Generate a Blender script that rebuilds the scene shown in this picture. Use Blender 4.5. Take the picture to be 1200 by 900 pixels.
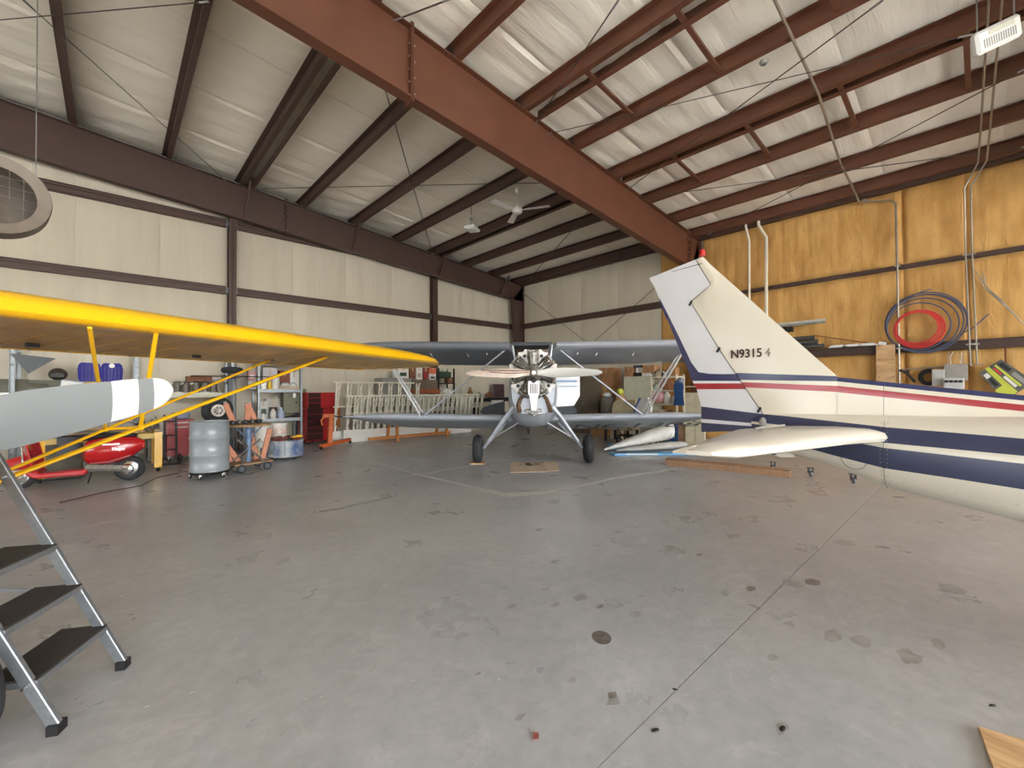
import bpy, bmesh, math, random
from mathutils import Vector, Matrix
random.seed(4)
S = bpy.context.scene
for o in list(bpy.data.objects): bpy.data.objects.remove(o)
COL = S.collection
PI = math.pi
# ------------------------------------------------------------------ camera, sky, sun, exposure
F_PX, CAM_H = 509.0, 1.55
cam_data = bpy.data.cameras.new('camera'); cam_data.sensor_width = 36; cam_data.lens = 36 * F_PX / 1200
cam_data.clip_start = .05; cam_data.clip_end = 300
cam = bpy.data.objects.new('camera', cam_data); COL.objects.link(cam)
YAW, PITCH, ROLL = math.radians(-42.73), math.radians(90.756), math.radians(-.307)
RM = Matrix.Rotation(YAW, 3, 'Z') @ Matrix.Rotation(PITCH, 3, 'X') @ Matrix.Rotation(ROLL, 3, 'Z')
cam.matrix_world = Matrix.Translation((0, 0, CAM_H)) @ RM.to_4x4()
S.camera = cam
S.view_settings.view_transform = 'Standard'; S.view_settings.look = 'None'
S.view_settings.gamma = 1; S.view_settings.use_curve_mapping = False
S.view_settings.exposure = 1.08
S.cycles.max_bounces = 8; S.cycles.diffuse_bounces = 6; S.cycles.glossy_bounces = 4
S.cycles.caustics_reflective = False; S.cycles.caustics_refractive = False
S.cycles.sample_clamp_indirect = 6
S.cycles.use_denoising = True
w = bpy.data.worlds.new('sky'); S.world = w; w.use_nodes = True
wn = w.node_tree; bg = wn.nodes['Background']
sky = wn.nodes.new('ShaderNodeTexSky'); sky.sky_type = 'NISHITA'; sky.sun_disc = False
sky.sun_elevation = math.radians(52); sky.sun_rotation = math.radians(168); sky.air_density = 1; sky.dust_density = 2.5; sky.ozone_density = .6
hs = wn.nodes.new('ShaderNodeHueSaturation'); hs.inputs['Saturation'].default_value = .45; wn.links.new(sky.outputs[0], hs.inputs['Color']); wn.links.new(hs.outputs[0], bg.inputs[0]); bg.inputs[1].default_value = 1.0
sun = bpy.data.lights.new('sun', 'SUN'); sun.energy = 20; sun.angle = math.radians(1); sun.color = (1, .95, .88)
so = bpy.data.objects.new('sun', sun); COL.objects.link(so)
so.rotation_euler = (math.radians(48), 0, math.radians(-12)); so.location = (0, -30, 30)
Y_DOOR = -14.0
pl = bpy.data.lights.new('doorway_portal', 'AREA'); pl.shape = 'RECTANGLE'; pl.size = 27; pl.size_y = 6.4; pl.cycles.is_portal = True
po = bpy.data.objects.new('doorway_portal', pl); COL.objects.link(po)
po.location = (-1.6, Y_DOOR - .1, 3.2); po.rotation_euler = (math.radians(90), 0, 0)

pl2 = bpy.data.lights.new('added_side_opening_portal', 'AREA'); pl2.shape = 'RECTANGLE'; pl2.size = 12; pl2.size_y = 4.4; pl2.cycles.is_portal = True  # portal for the side opening added to light the far bay
po2 = bpy.data.objects.new('added_side_opening_portal', pl2); COL.objects.link(po2); po2.location = (-17.1, 6.5, 2.2); po2.rotation_euler = (math.radians(90), 0, math.radians(-90))

# ------------------------------------------------------------------ pixel helpers: a sight line met with a real plane of the hangar
CAMV = Vector((0, 0, CAM_H))
def ray(px, py): return RM @ Vector(((px - 600) / F_PX, (450 - py) / F_PX, -1))
def on_z(px, py, z=0.): v = ray(px, py); return CAMV + v * ((z - CAM_H) / v.z)
def on_y(px, py, y): v = ray(px, py); return CAMV + v * (y / v.y)
def on_x(px, py, x): v = ray(px, py); return CAMV + v * (x / v.x)

# ------------------------------------------------------------------ materials
def srgb(c): return tuple(((x / 255) / 12.92 if x / 255 <= .04045 else ((x / 255 + .055) / 1.055) ** 2.4) for x in c) + (1,)
MATS = {}
def mat(name, col, rough=.6, metal=0., var=.12, scale=6., bump=0., bscale=40., stretch=(1, 1, 1), col2=None, spec=.5, coat=0., alpha=1., dirt=0.):
    if name in MATS: return MATS[name]
    m = bpy.data.materials.new(name); m.use_nodes = True; n = m.node_tree; L = n.links.new
    b = n.nodes['Principled BSDF']; b.inputs['Roughness'].default_value = rough; b.inputs['Metallic'].default_value = metal
    b.inputs['Specular IOR Level'].default_value = spec; b.inputs['Coat Weight'].default_value = coat; b.inputs['Coat Roughness'].default_value = .15
    tc = n.nodes.new('ShaderNodeTexCoord'); mp = n.nodes.new('ShaderNodeMapping'); mp.inputs['Scale'].default_value = stretch
    L(tc.outputs['Object'], mp.inputs[0])
    ns = n.nodes.new('ShaderNodeTexNoise'); ns.inputs['Scale'].default_value = scale; ns.inputs['Detail'].default_value = 5
    L(mp.outputs[0], ns.inputs[0])
    c = srgb(col); c2 = srgb(col2) if col2 else tuple(x * (1 - var * 1.6) for x in c[:3]) + (1,)
    cr = n.nodes.new('ShaderNodeValToRGB'); cr.color_ramp.elements[0].position = .32; cr.color_ramp.elements[1].position = .68
    cr.color_ramp.elements[0].color = c2; cr.color_ramp.elements[1].color = c
    L(ns.outputs[0], cr.inputs[0]); out = cr.outputs[0]
    if dirt:
        n2 = n.nodes.new('ShaderNodeTexNoise'); n2.inputs['Scale'].default_value = scale * 4; n2.inputs['Detail'].default_value = 8; L(mp.outputs[0], n2.inputs[0])
        r2 = n.nodes.new('ShaderNodeValToRGB'); r2.color_ramp.elements[0].position = .52; r2.color_ramp.elements[1].position = .7
        r2.color_ramp.elements[0].color = (0, 0, 0, 1); r2.color_ramp.elements[1].color = (dirt, dirt, dirt, 1); L(n2.outputs[0], r2.inputs[0])
        mx = n.nodes.new('ShaderNodeMixRGB'); mx.inputs[2].default_value = (.05, .045, .04, 1); L(r2.outputs[0], mx.inputs[0]); L(out, mx.inputs[1]); out = mx.outputs[0]
    L(out, b.inputs['Base Color'])
    if bump:
        n3 = n.nodes.new('ShaderNodeTexNoise'); n3.inputs['Scale'].default_value = bscale; n3.inputs['Detail'].default_value = 4; L(mp.outputs[0], n3.inputs[0])
        bp = n.nodes.new('ShaderNodeBump'); bp.inputs['Strength'].default_value = bump; bp.inputs['Distance'].default_value = .02
        L(n3.outputs[0], bp.inputs['Height']); L(bp.outputs[0], b.inputs['Normal'])
    if alpha < 1: b.inputs['Alpha'].default_value = alpha
    MATS[name] = m; return m

BROWN = mat('red_oxide_steel', (104, 64, 46), .5, var=.14, scale=2, dirt=.12)
BROWND = mat('dark_brown_steel', (74, 54, 47), .5, var=.1, scale=3)
INSUL = mat('vinyl_insulation', (246, 241, 228), .5, var=.03, scale=1.5, bump=.6, bscale=11, stretch=(.25, 6, 1))
INSULW = mat('vinyl_wall_insulation', (205, 198, 181), .5, var=.05, scale=1.2, bump=.5, bscale=3.5, stretch=(3.5, 3.5, .25))
FOAM = mat('spray_foam', (218, 172, 104), .8, col2=(194, 146, 80), scale=2.2, bump=.7, bscale=14, stretch=(1, 1.6, .55), dirt=.1)
WHITE = mat('white_paint', (222, 221, 217), .35, var=.03, coat=.3)
CREAM = mat('cream_paint', (218, 212, 197), .32, var=.025, scale=2, coat=.5)
NAVY = mat('navy_paint', (38, 46, 92), .3, var=.08, scale=3, coat=.5)
NAVYD = mat('navy_faded_paint', (50, 56, 88), .38, var=.08, scale=4, coat=.3, dirt=.05)
RED = mat('red_paint', (165, 34, 46), .3, var=.05, coat=.5)
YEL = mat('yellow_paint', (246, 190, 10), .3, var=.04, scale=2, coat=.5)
YELU = mat('yellow_underside_shaded_dirty', (214, 176, 104), .45, col2=(172, 142, 92), scale=3, stretch=(1, .5, 1), coat=.2)  # browner than the top: shade mixed into the colour, plus dirt
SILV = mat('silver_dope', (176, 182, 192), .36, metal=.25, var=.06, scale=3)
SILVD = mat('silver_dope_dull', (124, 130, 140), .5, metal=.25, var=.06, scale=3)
DKGREY = mat('dark_grey_paint', (72, 78, 86), .5, var=.1)
GREYP = mat('grey_prop_paint', (134, 139, 140), .45, var=.04, scale=5)
STEEL = mat('bare_steel', (170, 172, 172), .35, metal=.85, var=.1)
ALU = mat('cast_aluminium', (176, 172, 164), .45, metal=.6, var=.18, scale=20)
CAST = mat('grimy_casting', (128, 122, 112), .5, metal=.5, var=.3, scale=25)
SHEET = mat('polished_sheet', (196, 198, 200), .3, metal=.35, var=.05)
GALV = mat('galvanised_rail', (126, 132, 136), .4, metal=.6, var=.12, scale=15)
BLACK = mat('black_plastic', (26, 26, 28), .5, var=.15)
RUB = mat('tyre_rubber', (52, 54, 58), .75, var=.25, scale=12, bump=.3, bscale=60)
TREAD = mat('dark_step_tread', (52, 46, 42), .8, var=.2, bump=.5, bscale=120)
WOOD = mat('pale_wood', (196, 164, 122), .6, col2=(160, 122, 84), scale=5, stretch=(1, 8, 8))
PLY = mat('plywood', (214, 180, 136), .6, col2=(178, 136, 92), scale=3, stretch=(8, 1, 4))
PLANK = mat('weathered_plank', (172, 138, 108), .7, col2=(136, 104, 78), scale=5, stretch=(1, 6, 8))
CARD = mat('cardboard', (176, 132, 92), .75, var=.12, scale=4)
CARDL = mat('light_cardboard', (194, 176, 152), .75, var=.1, scale=4)
BROWNB = mat('brown_box', (130, 84, 58), .7, var=.12)
GREYC = mat('grey_cabinet', (146, 146, 140), .45, var=.06)
GREYD = mat('grey_green_canvas', (112, 112, 100), .7, var=.15)
BEIGE = mat('beige_cabinet', (196, 196, 178), .45, var=.04)
TAUPE = mat('taupe_locker', (112, 100, 84), .5, var=.08)
RIBW = mat('primed_ribs', (226, 222, 208), .5, var=.08)
RIBG = mat('olive_panel', (128, 132, 112), .6, var=.1)
TOOLR = mat('tool_chest_red', (168, 34, 38), .35, var=.08, coat=.3)
TOOLD = mat('tool_chest_dark', (50, 16, 20), .4, var=.2)
ORANGE = mat('hoist_orange', (206, 104, 48), .5, var=.12, dirt=.15)
OCHRE = mat('orange_wood', (196, 124, 60), .6, var=.12, stretch=(1, 1, 6))
PEACH = mat('faded_orange', (206, 138, 106), .6, var=.15)
BLUE = mat('enamel_blue', (44, 84, 140), .45, var=.15, scale=6)
SKYB = mat('sky_blue', (92, 168, 216), .4, var=.15, scale=5)
PURP = mat('plastic_blue', (64, 62, 158), .45, var=.1)
DRUM = mat('grey_drum_paint', (152, 162, 168), .35, var=.08, scale=5, coat=.3, dirt=.08)
SCOOT = mat('scooter_red', (196, 26, 32), .22, var=.04, coat=.8)
CHROME = mat('chrome', (212, 212, 212), .15, metal=.95, var=.05)
PVC = mat('white_pipe', (224, 218, 200), .45, var=.05)
CLEAR = mat('clouded_plastic', (200, 206, 208), .3, var=.15)
GREEN = mat('dark_green', (36, 70, 48), .5, var=.15)
LIME = mat('box_lime', (196, 204, 70), .5, var=.08)
PINK = mat('pink_jug', (214, 160, 160), .4, var=.1)
BRONZE = mat('exhaust_bronze', (128, 104, 84), .45, metal=.6, var=.25, scale=20)
MAUVE = mat('mauve_frame', (112, 86, 96), .5, var=.1)
REDHOSE = mat('red_hose', (206, 60, 56), .4, var=.05)
BLUEHOSE = mat('blue_grey_hose', (84, 92, 116), .4, var=.05)
RUST = mat('rust_brown', (120, 62, 46), .7, var=.2, scale=12)
ROPE = mat('wire_rope', (90, 84, 78), .5, metal=.5)
GLASS = mat('lamp_lens', (210, 214, 210), .2, var=.03)

# ------------------------------------------------------------------ mesh builder
class MB:
    def __init__(s): s.v = []; s.f = []; s.m = []; s.s = []; s.mi = 0; s.sm = False
    def add(s, vs, fs, sm=None):
        k = len(s.v); s.v += [tuple(v) for v in vs]
        for f in fs: s.f.append([k + i for i in f]); s.m.append(s.mi); s.s.append(s.sm if sm is None else sm)
        return s
    def box(s, c, d, rz=0, R=None):
        c = Vector(c); R = R or Matrix.Rotation(rz, 3, 'Z'); h = [x / 2 for x in d]
        vs = [c + R @ Vector((sx * h[0], sy * h[1], sz * h[2])) for sz in (-1, 1) for sx, sy in ((-1, -1), (1, -1), (1, 1), (-1, 1))]
        return s.add(vs, [[3, 2, 1, 0], [4, 5, 6, 7], [0, 1, 5, 4], [1, 2, 6, 5], [2, 3, 7, 6], [3, 0, 4, 7]])
    def boxb(s, lo, hi): return s.box([(a + b) / 2 for a, b in zip(lo, hi)], [abs(b - a) for a, b in zip(lo, hi)])
    def path(s, pts, r, n=8, rr=None, cap=True, flat=1.):
        pts = [Vector(p) for p in pts]; vs = []; fs = []; N = len(pts)
        t0 = (pts[1] - pts[0]).normalized(); up = Vector((0, 0, 1)) if abs(t0.z) < .9 else Vector((1, 0, 0))
        a = t0.cross(up).normalized()
        for i, p in enumerate(pts):
            t = (pts[min(i + 1, N - 1)] - pts[max(i - 1, 0)]).normalized(); a = (a - t * a.dot(t)).normalized(); b = t.cross(a)
            q = rr[i] if rr else r
            for k in range(n):
                th = 2 * PI * k / n + PI / n; vs.append(p + a * (math.cos(th) * q) + b * (math.sin(th) * q * flat))
        for i in range(N - 1):
            for k in range(n): fs.append([i * n + k, i * n + (k + 1) % n, (i + 1) * n + (k + 1) % n, (i + 1) * n + k])
        s.add(vs, fs, n > 5)
        if cap: s.f += [[len(s.v) - N * n + k for k in range(n)][::-1], [len(s.v) - n + k for k in range(n)]]; s.m += [s.mi] * 2; s.s += [False] * 2
        return s
    def tube(s, a, b, r, r2=None, n=8, flat=1.): return s.path([a, b], r, n, [r, r if r2 is None else r2], flat=flat)
    def bar(s, a, b, w, h, up=(0, 0, 1)):
        a, b = Vector(a), Vector(b); t = (b - a).normalized(); u = Vector(up)
        if abs(t.dot(u)) > .98: u = Vector((1, 0, 0))
        x = t.cross(u).normalized(); y = x.cross(t)
        return s.box((a + b) / 2, (w, (b - a).length, h), R=Matrix((x, t, y)).transposed())
    def lathe(s, prof, c=(0, 0, 0), ax=(0, 0, 1), n=20, sm=True, sq=1.):
        c = Vector(c); z = Vector(ax).normalized(); x = z.orthogonal().normalized(); y = z.cross(x); vs = []; fs = []
        for r, h in prof:
            for k in range(n):
                t = 2 * PI * k / n; vs.append(c + z * h + x * (r * math.cos(t)) + y * (r * math.sin(t) * sq))
        for i in range(len(prof) - 1):
            for k in range(n): fs.append([i * n + k, i * n + (k + 1) % n, (i + 1) * n + (k + 1) % n, (i + 1) * n + k])
        s.add(vs, fs, sm)
        b = len(s.v) - len(prof) * n
        if prof[0][0] > 1e-4: s.f.append([b + k for k in range(n)][::-1]); s.m.append(s.mi); s.s.append(False)
        if prof[-1][0] > 1e-4: s.f.append([len(s.v) - n + k for k in range(n)]); s.m.append(s.mi); s.s.append(False)
        return s
    def ring(s, c, R, r, ax=(0, 0, 1), n=24, m=8, sq=1., a0=0, a1=2 * PI):
        c = Vector(c); z = Vector(ax).normalized(); x = z.orthogonal().normalized(); y = z.cross(x); full = a1 - a0 > 6.28; vs = []; fs = []
        nn = n if full else n + 1
        for i in range(nn):
            t = a0 + (a1 - a0) * i / n; d = x * math.cos(t) + y * math.sin(t)
            for k in range(m):
                p = 2 * PI * k / m; vs.append(c + d * (R + r * math.cos(p)) + z * (r * sq * math.sin(p)))
        for i in range(n):
            for k in range(m): fs.append([i * m + k, i * m + (k + 1) % m, ((i + 1) % nn) * m + (k + 1) % m, ((i + 1) % nn) * m + k])
        return s.add(vs, fs, True)
    def sph(s, c, r, n=12, sc=(1, 1, 1)):
        pr = [(max(math.sin(PI * i / 8), 1e-5), -math.cos(PI * i / 8)) for i in range(9)]; c = Vector(c); vs = []; fs = []
        for a, h in pr:
            for k in range(n): t = 2 * PI * k / n; vs.append(c + Vector((a * math.cos(t) * r * sc[0], a * math.sin(t) * r * sc[1], h * r * sc[2])))
        for i in range(8):
            for k in range(n): fs.append([i * n + k, i * n + (k + 1) % n, (i + 1) * n + (k + 1) % n, (i + 1) * n + k])
        return s.add(vs, fs, True)
    def loft(s, rings, closed=True, caps=True, sm=True, mats=None):
        n = len(rings[0]); b = len(s.v); s.v += [tuple(v) for r in rings for v in r]
        for i in range(len(rings) - 1):
            for k in range(n if closed else n - 1):
                s.f.append([b + i * n + k, b + i * n + (k + 1) % n, b + (i + 1) * n + (k + 1) % n, b + (i + 1) * n + k])
                s.m.append(mats(i, k) if mats else s.mi); s.s.append(sm)
        if caps:
            s.f += [[b + k for k in range(n)][::-1], [b + (len(rings) - 1) * n + k for k in range(n)]]; s.m += [s.mi] * 2; s.s += [False] * 2
        return s
    def prism(s, pts, ext):
        pts = [Vector(p) for p in pts]; e = Vector(ext); n = len(pts)
        vs = [p - e / 2 for p in pts] + [p + e / 2 for p in pts]
        return s.add(vs, [list(range(n))[::-1], list(range(n, 2 * n))] + [[i, (i + 1) % n, n + (i + 1) % n, n + i] for i in range(n)], False)
    def build(s, name, m=None, parent=None, world=False, bevel=0., label=None, fix=True):
        me = bpy.data.meshes.new(name); vs = s.v
        if world and parent is not None:
            inv = mw(parent).inverted(); vs = [inv @ Vector(v) for v in vs]
        me.from_pydata([tuple(v) for v in vs], [], s.f)
        ms = m if isinstance(m, (list, tuple)) else [m]
        for q in ms: me.materials.append(q)
        me.polygons.foreach_set('material_index', s.m); me.polygons.foreach_set('use_smooth', s.s)
        if fix:
            bm = bmesh.new(); bm.from_mesh(me); bmesh.ops.recalc_face_normals(bm, faces=bm.faces); bm.to_mesh(me); bm.free()
        me.update()
        if any(s.s): me.set_sharp_from_angle(angle=.75)
        o = bpy.data.objects.new(name, me); COL.objects.link(o)
        if parent is not None: o.parent = parent
        if bevel:
            q = o.modifiers.new('bevel', 'BEVEL'); q.width = bevel; q.segments = 1; q.limit_method = 'ANGLE'; q.angle_limit = .7
        if label: o['label'] = label
        return o
def mw(o):
    m = o.matrix_basis.copy(); p = o.parent
    while p: m = p.matrix_basis @ m; p = p.parent
    return m
def thing(name, label, cat, loc=(0, 0, 0), rz=0, group=None):
    o = bpy.data.objects.new(name, None); COL.objects.link(o); o.empty_display_size = .1
    o.location = loc; o.rotation_euler = (0, 0, rz); return tag(o, label, cat, group)
def tag(o, label, cat, group=None):
    o['label'] = label; o['category'] = cat
    if group: o['group'] = group
    return o
def struct(o): o['kind'] = 'structure'; return o
def dup(root, loc, rz, label, group=None, sc=None):
    ks = {None: None}
    kids = {}
    for o in bpy.data.objects:
        if o.parent: kids.setdefault(o.parent.name, []).append(o)
    def cp(o, par):
        c = o.copy(); COL.objects.link(c); c.parent = par
        for ch in kids.get(o.name, []): cp(ch, c)
        return c
    r = cp(root, None); r.location = loc; r.rotation_euler = (0, 0, rz); r['label'] = label
    if sc: r.scale = sc
    if group: r['group'] = group
    return r
def ex(x0, y0, x1, y1, px, py, d=0): pass
def text_mesh(body, size, ext=.001, bold=0., shear=0., sx=1.):
    c = bpy.data.curves.new('lettering', 'FONT'); c.body = body; c.size = size; c.extrude = ext; c.offset = bold; c.shear = shear
    o = bpy.data.objects.new('lettering', c); COL.objects.link(o); dg = bpy.context.evaluated_depsgraph_get(); dg.update()
    me = bpy.data.meshes.new_from_object(o.evaluated_get(dg)); bpy.data.objects.remove(o); return me
def text_at(body, size, o3, xdir, ydir, m, parent, name='lettering', bold=0., ext=.001, sx=1., shear=0.):
    me = text_mesh(body, size, ext, bold, shear); x = Vector(xdir).normalized(); y = Vector(ydir).normalized(); z = x.cross(y)
    R = Matrix((x * sx, y, z)).transposed().to_4x4(); me.transform(Matrix.Translation(Vector(o3)) @ R)
    me.transform(mw(parent).inverted()); me.materials.clear(); me.materials.append(m)
    o = bpy.data.objects.new(name, me); COL.objects.link(o); o.parent = parent; return o

# ================================================================== STRUCTURE
XB, YL, XW, RIDGE, YF, YF2 = 13.5, 14.28, -17.0, -3.0, 5.96, 13.85
def zt(x): return 7.49 - .0983 * x if x > RIDGE else 7.49 - .0983 * (2 * RIDGE - x)
# floor: concrete base with saw-cut slabs
def concrete():
    m = bpy.data.materials.new('concrete'); m.use_nodes = True; n = m.node_tree; L = n.links.new; b = n.nodes['Principled BSDF']
    tc = n.nodes.new('ShaderNodeNewGeometry')
    def noise(sc, det, rough=.6, dist=0): q = n.nodes.new('ShaderNodeTexNoise'); q.inputs['Scale'].default_value = sc; q.inputs['Detail'].default_value = det; q.inputs['Roughness'].default_value = rough; q.inputs['Distortion'].default_value = dist; L(tc.outputs['Position'], q.inputs[0]); return q.outputs[0]
    def ramp(s, a, b_, ca, cb): r = n.nodes.new('ShaderNodeValToRGB'); r.color_ramp.elements[0].position = a; r.color_ramp.elements[1].position = b_; r.color_ramp.elements[0].color = ca; r.color_ramp.elements[1].color = cb; L(s, r.inputs[0]); return r.outputs[0]
    def mix(f, a, c, mode='MIX'):
        q = n.nodes.new('ShaderNodeMixRGB'); q.blend_type = mode
        for i, x in ((0, f), (1, a), (2, c)):
            if hasattr(x, 'links'): L(x, q.inputs[i])
            else: q.inputs[i].default_value = x
        return q.outputs[0]
    g = lambda v: srgb((v, v, v))
    base = ramp(noise(.55, 8, .65, .6), .3, .7, srgb((160, 162, 165)), srgb((184, 186, 188)))
    fine = ramp(noise(9, 8, .7), .35, .7, (.8, .8, .8, 1), (1, 1, 1, 1)); c = mix(1., base, fine, 'MULTIPLY')
    scuff = ramp(noise(2.3, 10, .75, 1.5), .56, .64, (0, 0, 0, 1), (.3, .3, .3, 1)); c = mix(scuff, c, g(196))
    stain = ramp(noise(1.6, 3, .5), .7, .76, (0, 0, 0, 1), (.22, .22, .22, 1)); c = mix(stain, c, srgb((104, 98, 92))); sp = ramp(noise(4.2, 4, .55), .735, .765, (0, 0, 0, 1), (.13, .13, .13, 1)); c = mix(sp, c, srgb((86, 80, 76))); lt = ramp(noise(.8, 12, .8, 2.5), .585, .6, (0, 0, 0, 1), (.18, .18, .18, 1)); c = mix(lt, c, g(205))
    L(c, b.inputs['Base Color'])
    rr = ramp(noise(1.4, 6), .3, .7, (.24, .24, .24, 1), (.42, .42, .42, 1)); L(rr, b.inputs['Roughness']); b.inputs['Specular IOR Level'].default_value = .55
    bp = n.nodes.new('ShaderNodeBump'); bp.inputs['Strength'].default_value = .12; bp.inputs['Distance'].default_value = .01; L(noise(18, 6), bp.inputs['Height']); L(bp.outputs[0], b.inputs['Normal'])
    return m
CONC = concrete()
floor = struct(MB().boxb((XW, Y_DOOR - .2, -.3), (XB + .2, YL + .2, -.004)).build('floor', mat('joint_filler', (132, 130, 127), .8)))
xs = [XW, -10.6, -4.6, 13.39, XB + .2]; ys = [Y_DOOR - .2, -10.9, -4.9, 1.09, 7.1, 13.1, YL + .2]
for i in range(len(xs) - 1):
    for j in range(len(ys) - 1):
        MB().boxb((xs[i] + .0025, ys[j] + .0025, -.003), (xs[i + 1] - .0025, ys[j + 1] - .0025, 0)).build('slab', CONC, floor)
apron = struct(MB().boxb((-60, -90, -.4), (60, Y_DOOR - .2, -.03)).boxb((-60, Y_DOOR - .2, -.4), (XW - .01, 60, -.03)).build('apron', mat('apron_concrete', (186, 184, 178), .8, scale=.5)))
# ceiling deck and insulation pillows
PX = [-4.5, -.69 - 1.65, -.69, 1.0, 2.6, 4.2, 5.8, 7.38, 8.86, 10.4, 11.82, 13.12]
HP = .25
ceiling = MB()
for a, c in ((RIDGE, XB + .3), (XW - .3, RIDGE)):
    za, zc = zt(a), zt(c)
    ceiling.prism([(a, 0, za + HP + .16), (c, 0, zc + HP + .16), (c, 0, zc + HP + .2), (a, 0, za + HP + .2)], (0, YL - Y_DOOR + .6, 0))
for i, v in enumerate(ceiling.v): ceiling.v[i] = (v[0], v[1] + (YL + Y_DOOR) / 2, v[2])
ceiling = struct(ceiling.build('ceiling', GREYC))
def pillow(nu=12, nv=24, depth=.045, seed=0):
    rnd = random.Random(seed); b = MB(); ph = [rnd.uniform(0, 6) for _ in range(6)]
    vs = []
    for j in range(nv + 1):
        for i in range(nu + 1):
            u, v = i / nu, j / nv; e = (4 * u * (1 - u)) ** .5 * (4 * v * (1 - v)) ** .13
            z = -depth * e * (1 + .25 * math.sin(v * 17 + ph[0] + 2 * math.sin(u * 3 + ph[1]))) - .006 * math.sin(v * 41 + ph[2])
            vs.append((u - .5, v - .5, z))
    fs = [[j * (nu + 1) + i, j * (nu + 1) + i + 1, (j + 1) * (nu + 1) + i + 1, (j + 1) * (nu + 1) + i] for j in range(nv) for i in range(nu)]
    b.add(vs, fs, True); return b
pil = []
for k in range(4):
    o = pillow(seed=k).build('insulation_blanket', INSUL, ceiling, fix=False); pil.append(o.data); bpy.data.objects.remove(o)
tilt = math.atan(.0983)
YS = [14.28 - 1.83 * k for k in range(0, 18) if 14.28 - 1.83 * k > Y_DOOR - 1] + [Y_DOOR - .3]
def blanket(x0, x1, y0, y1):
    o = bpy.data.objects.new('insulation_blanket', random.choice(pil)); COL.objects.link(o); o.parent = ceiling
    xm = (x0 + x1) / 2; o.location = (xm, (y0 + y1) / 2, zt(xm) + HP + .03); o.scale = (abs(x1 - x0) * 1.004, y1 - y0 + .004, 1)
    o.rotation_euler = (0, tilt if xm > RIDGE else -tilt, 0)
XX = [RIDGE] + PX[1:] + [XB + .2]
for a, c in zip(XX[:-1], XX[1:]):
    for y1, y0 in zip(YS[:-1], YS[1:]): blanket(a, c, y0, y1)
for k in range(9):
    for y1, y0 in zip(YS[:-1], YS[1:]): blanket(RIDGE - 1.55 * (k + 1), RIDGE - 1.55 * k, y0, y1)
def purlin(x, y0, y1, m=BROWN, flip=1):
    z = zt(x); t = .008; f = .095 * flip
    pts = [(0, 0), (f, 0), (f, .02), (f - t * flip, .02), (f - t * flip, t), (t * flip, t), (t * flip, HP), (-f, HP), (-f, HP - t), (0, HP - t)]
    R = Matrix.Rotation(tilt if x > RIDGE else -tilt, 3, 'Y')
    b = MB().prism([Vector((x, (y0 + y1) / 2, z)) + R @ Vector((p[0], 0, p[1])) for p in pts], (0, y1 - y0, 0))
    return b.build('purlin', m, ceiling)
for x in PX[1:]:
    purlin(x, YF, YL - .02, BROWND); purlin(x, Y_DOOR, YF, BROWN)
for x in (2.92, 9.2): purlin(x, YF + .02, YL - .05, BROWND, -1)
for x in (6.22, 9.2): purlin(x, Y_DOOR, YF - .02, BROWN, -1)
for k in range(1, 10): purlin(RIDGE - 1.55 * k, Y_DOOR, YL - .05, BROWN)
for x0, x1, ys_ in ((6.22, 7.38, (4.5, 2.89, 1.3, -.3)), (5.8, 6.22, (4.5, 2.89, 1.3)), (9.2, 10.4, (4.53, 3.03, 1.56, .09)), (8.86, 9.2, (4.53, 3.03, 1.56, .09))):
    for y in ys_: MB().bar((x0, y, zt(x0) + .05), (x1, y, zt(x1) + .05), .07, .05).build('bridging_channel', BROWN, ceiling)
# rigid frames
def frame(y, zb0, zbs, name, xcol, hole, m, dy=.2):
    fr = struct(MB().prism([(RIDGE, y, zt(RIDGE)), (XB - .05, y, zt(XB - .05)), (XB - .05, y, zb0 - zbs * (XB - .05)), (RIDGE, y, zb0 - zbs * RIDGE)], (0, .012, 0)).build(name, m))
    for a, b_ in (((RIDGE, zt(RIDGE)), (XB - .05, zt(XB - .05))), ((RIDGE, zb0 - zbs * RIDGE), (xcol, zb0 - zbs * xcol))):
        MB().bar((a[0], y, a[1] - .008), (b_[0], y, b_[1] - .008), dy, .016).build('flange', m, fr)
    zc = zb0 - zbs * xcol
    MB().prism([(xcol, y, zc), (XB - .03, y, zt(XB) - .02), (XB - .03, y, 0), (XB - .35, y, 0)], (0, .012, 0)).build('column_web', m, fr)
    MB().bar((xcol, y, zc), (XB - .35, y, 0), dy, .016, up=(1, 0, 0)).build('column_flange', m, fr)
    MB().bar((XB - .04, y, zt(XB)), (XB - .04, y, 0), dy, .016, up=(1, 0, 0)).build('column_flange', m, fr)
    # far slope of the roof
    MB().prism([(RIDGE, y, zt(RIDGE)), (XW, y, zt(XW)), (XW, y, zt(XW) - .8), (RIDGE, y, zb0 - zbs * RIDGE)], (0, .012, 0)).build('web', m, fr)
    MB().bar((RIDGE, y, zb0 - zbs * RIDGE), (XW, y, zt(XW) - .8), dy, .016).build('flange', m, fr)
    MB().bar((XW + .1, y, 0), (XW + .1, y, zt(XW)), dy, .5, up=(1, 0, 0)).build('column_web', m, fr)
    return fr
fm = frame(YF, 6.36, .09, 'roof_beam', 12.9, 0, BROWN)
fe = frame(YF2, 6.51, .0786, 'end_roof_beam', 12.85, 0, BROWND)
fd = frame(YF - 7.9, 6.36, .09, 'roof_beam', 12.9, 0, BROWN); fg = frame(YF - 15.8, 6.36, .09, 'roof_beam', 12.9, 0, BROWN)
BOLT = MB().lathe([(.0001, 0), (.016, 0), (.016, .012), (.0001, .014)], n=6, sm=False).build('bolt', STEEL)
boltme = BOLT.data; bpy.data.objects.remove(BOLT)
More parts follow.
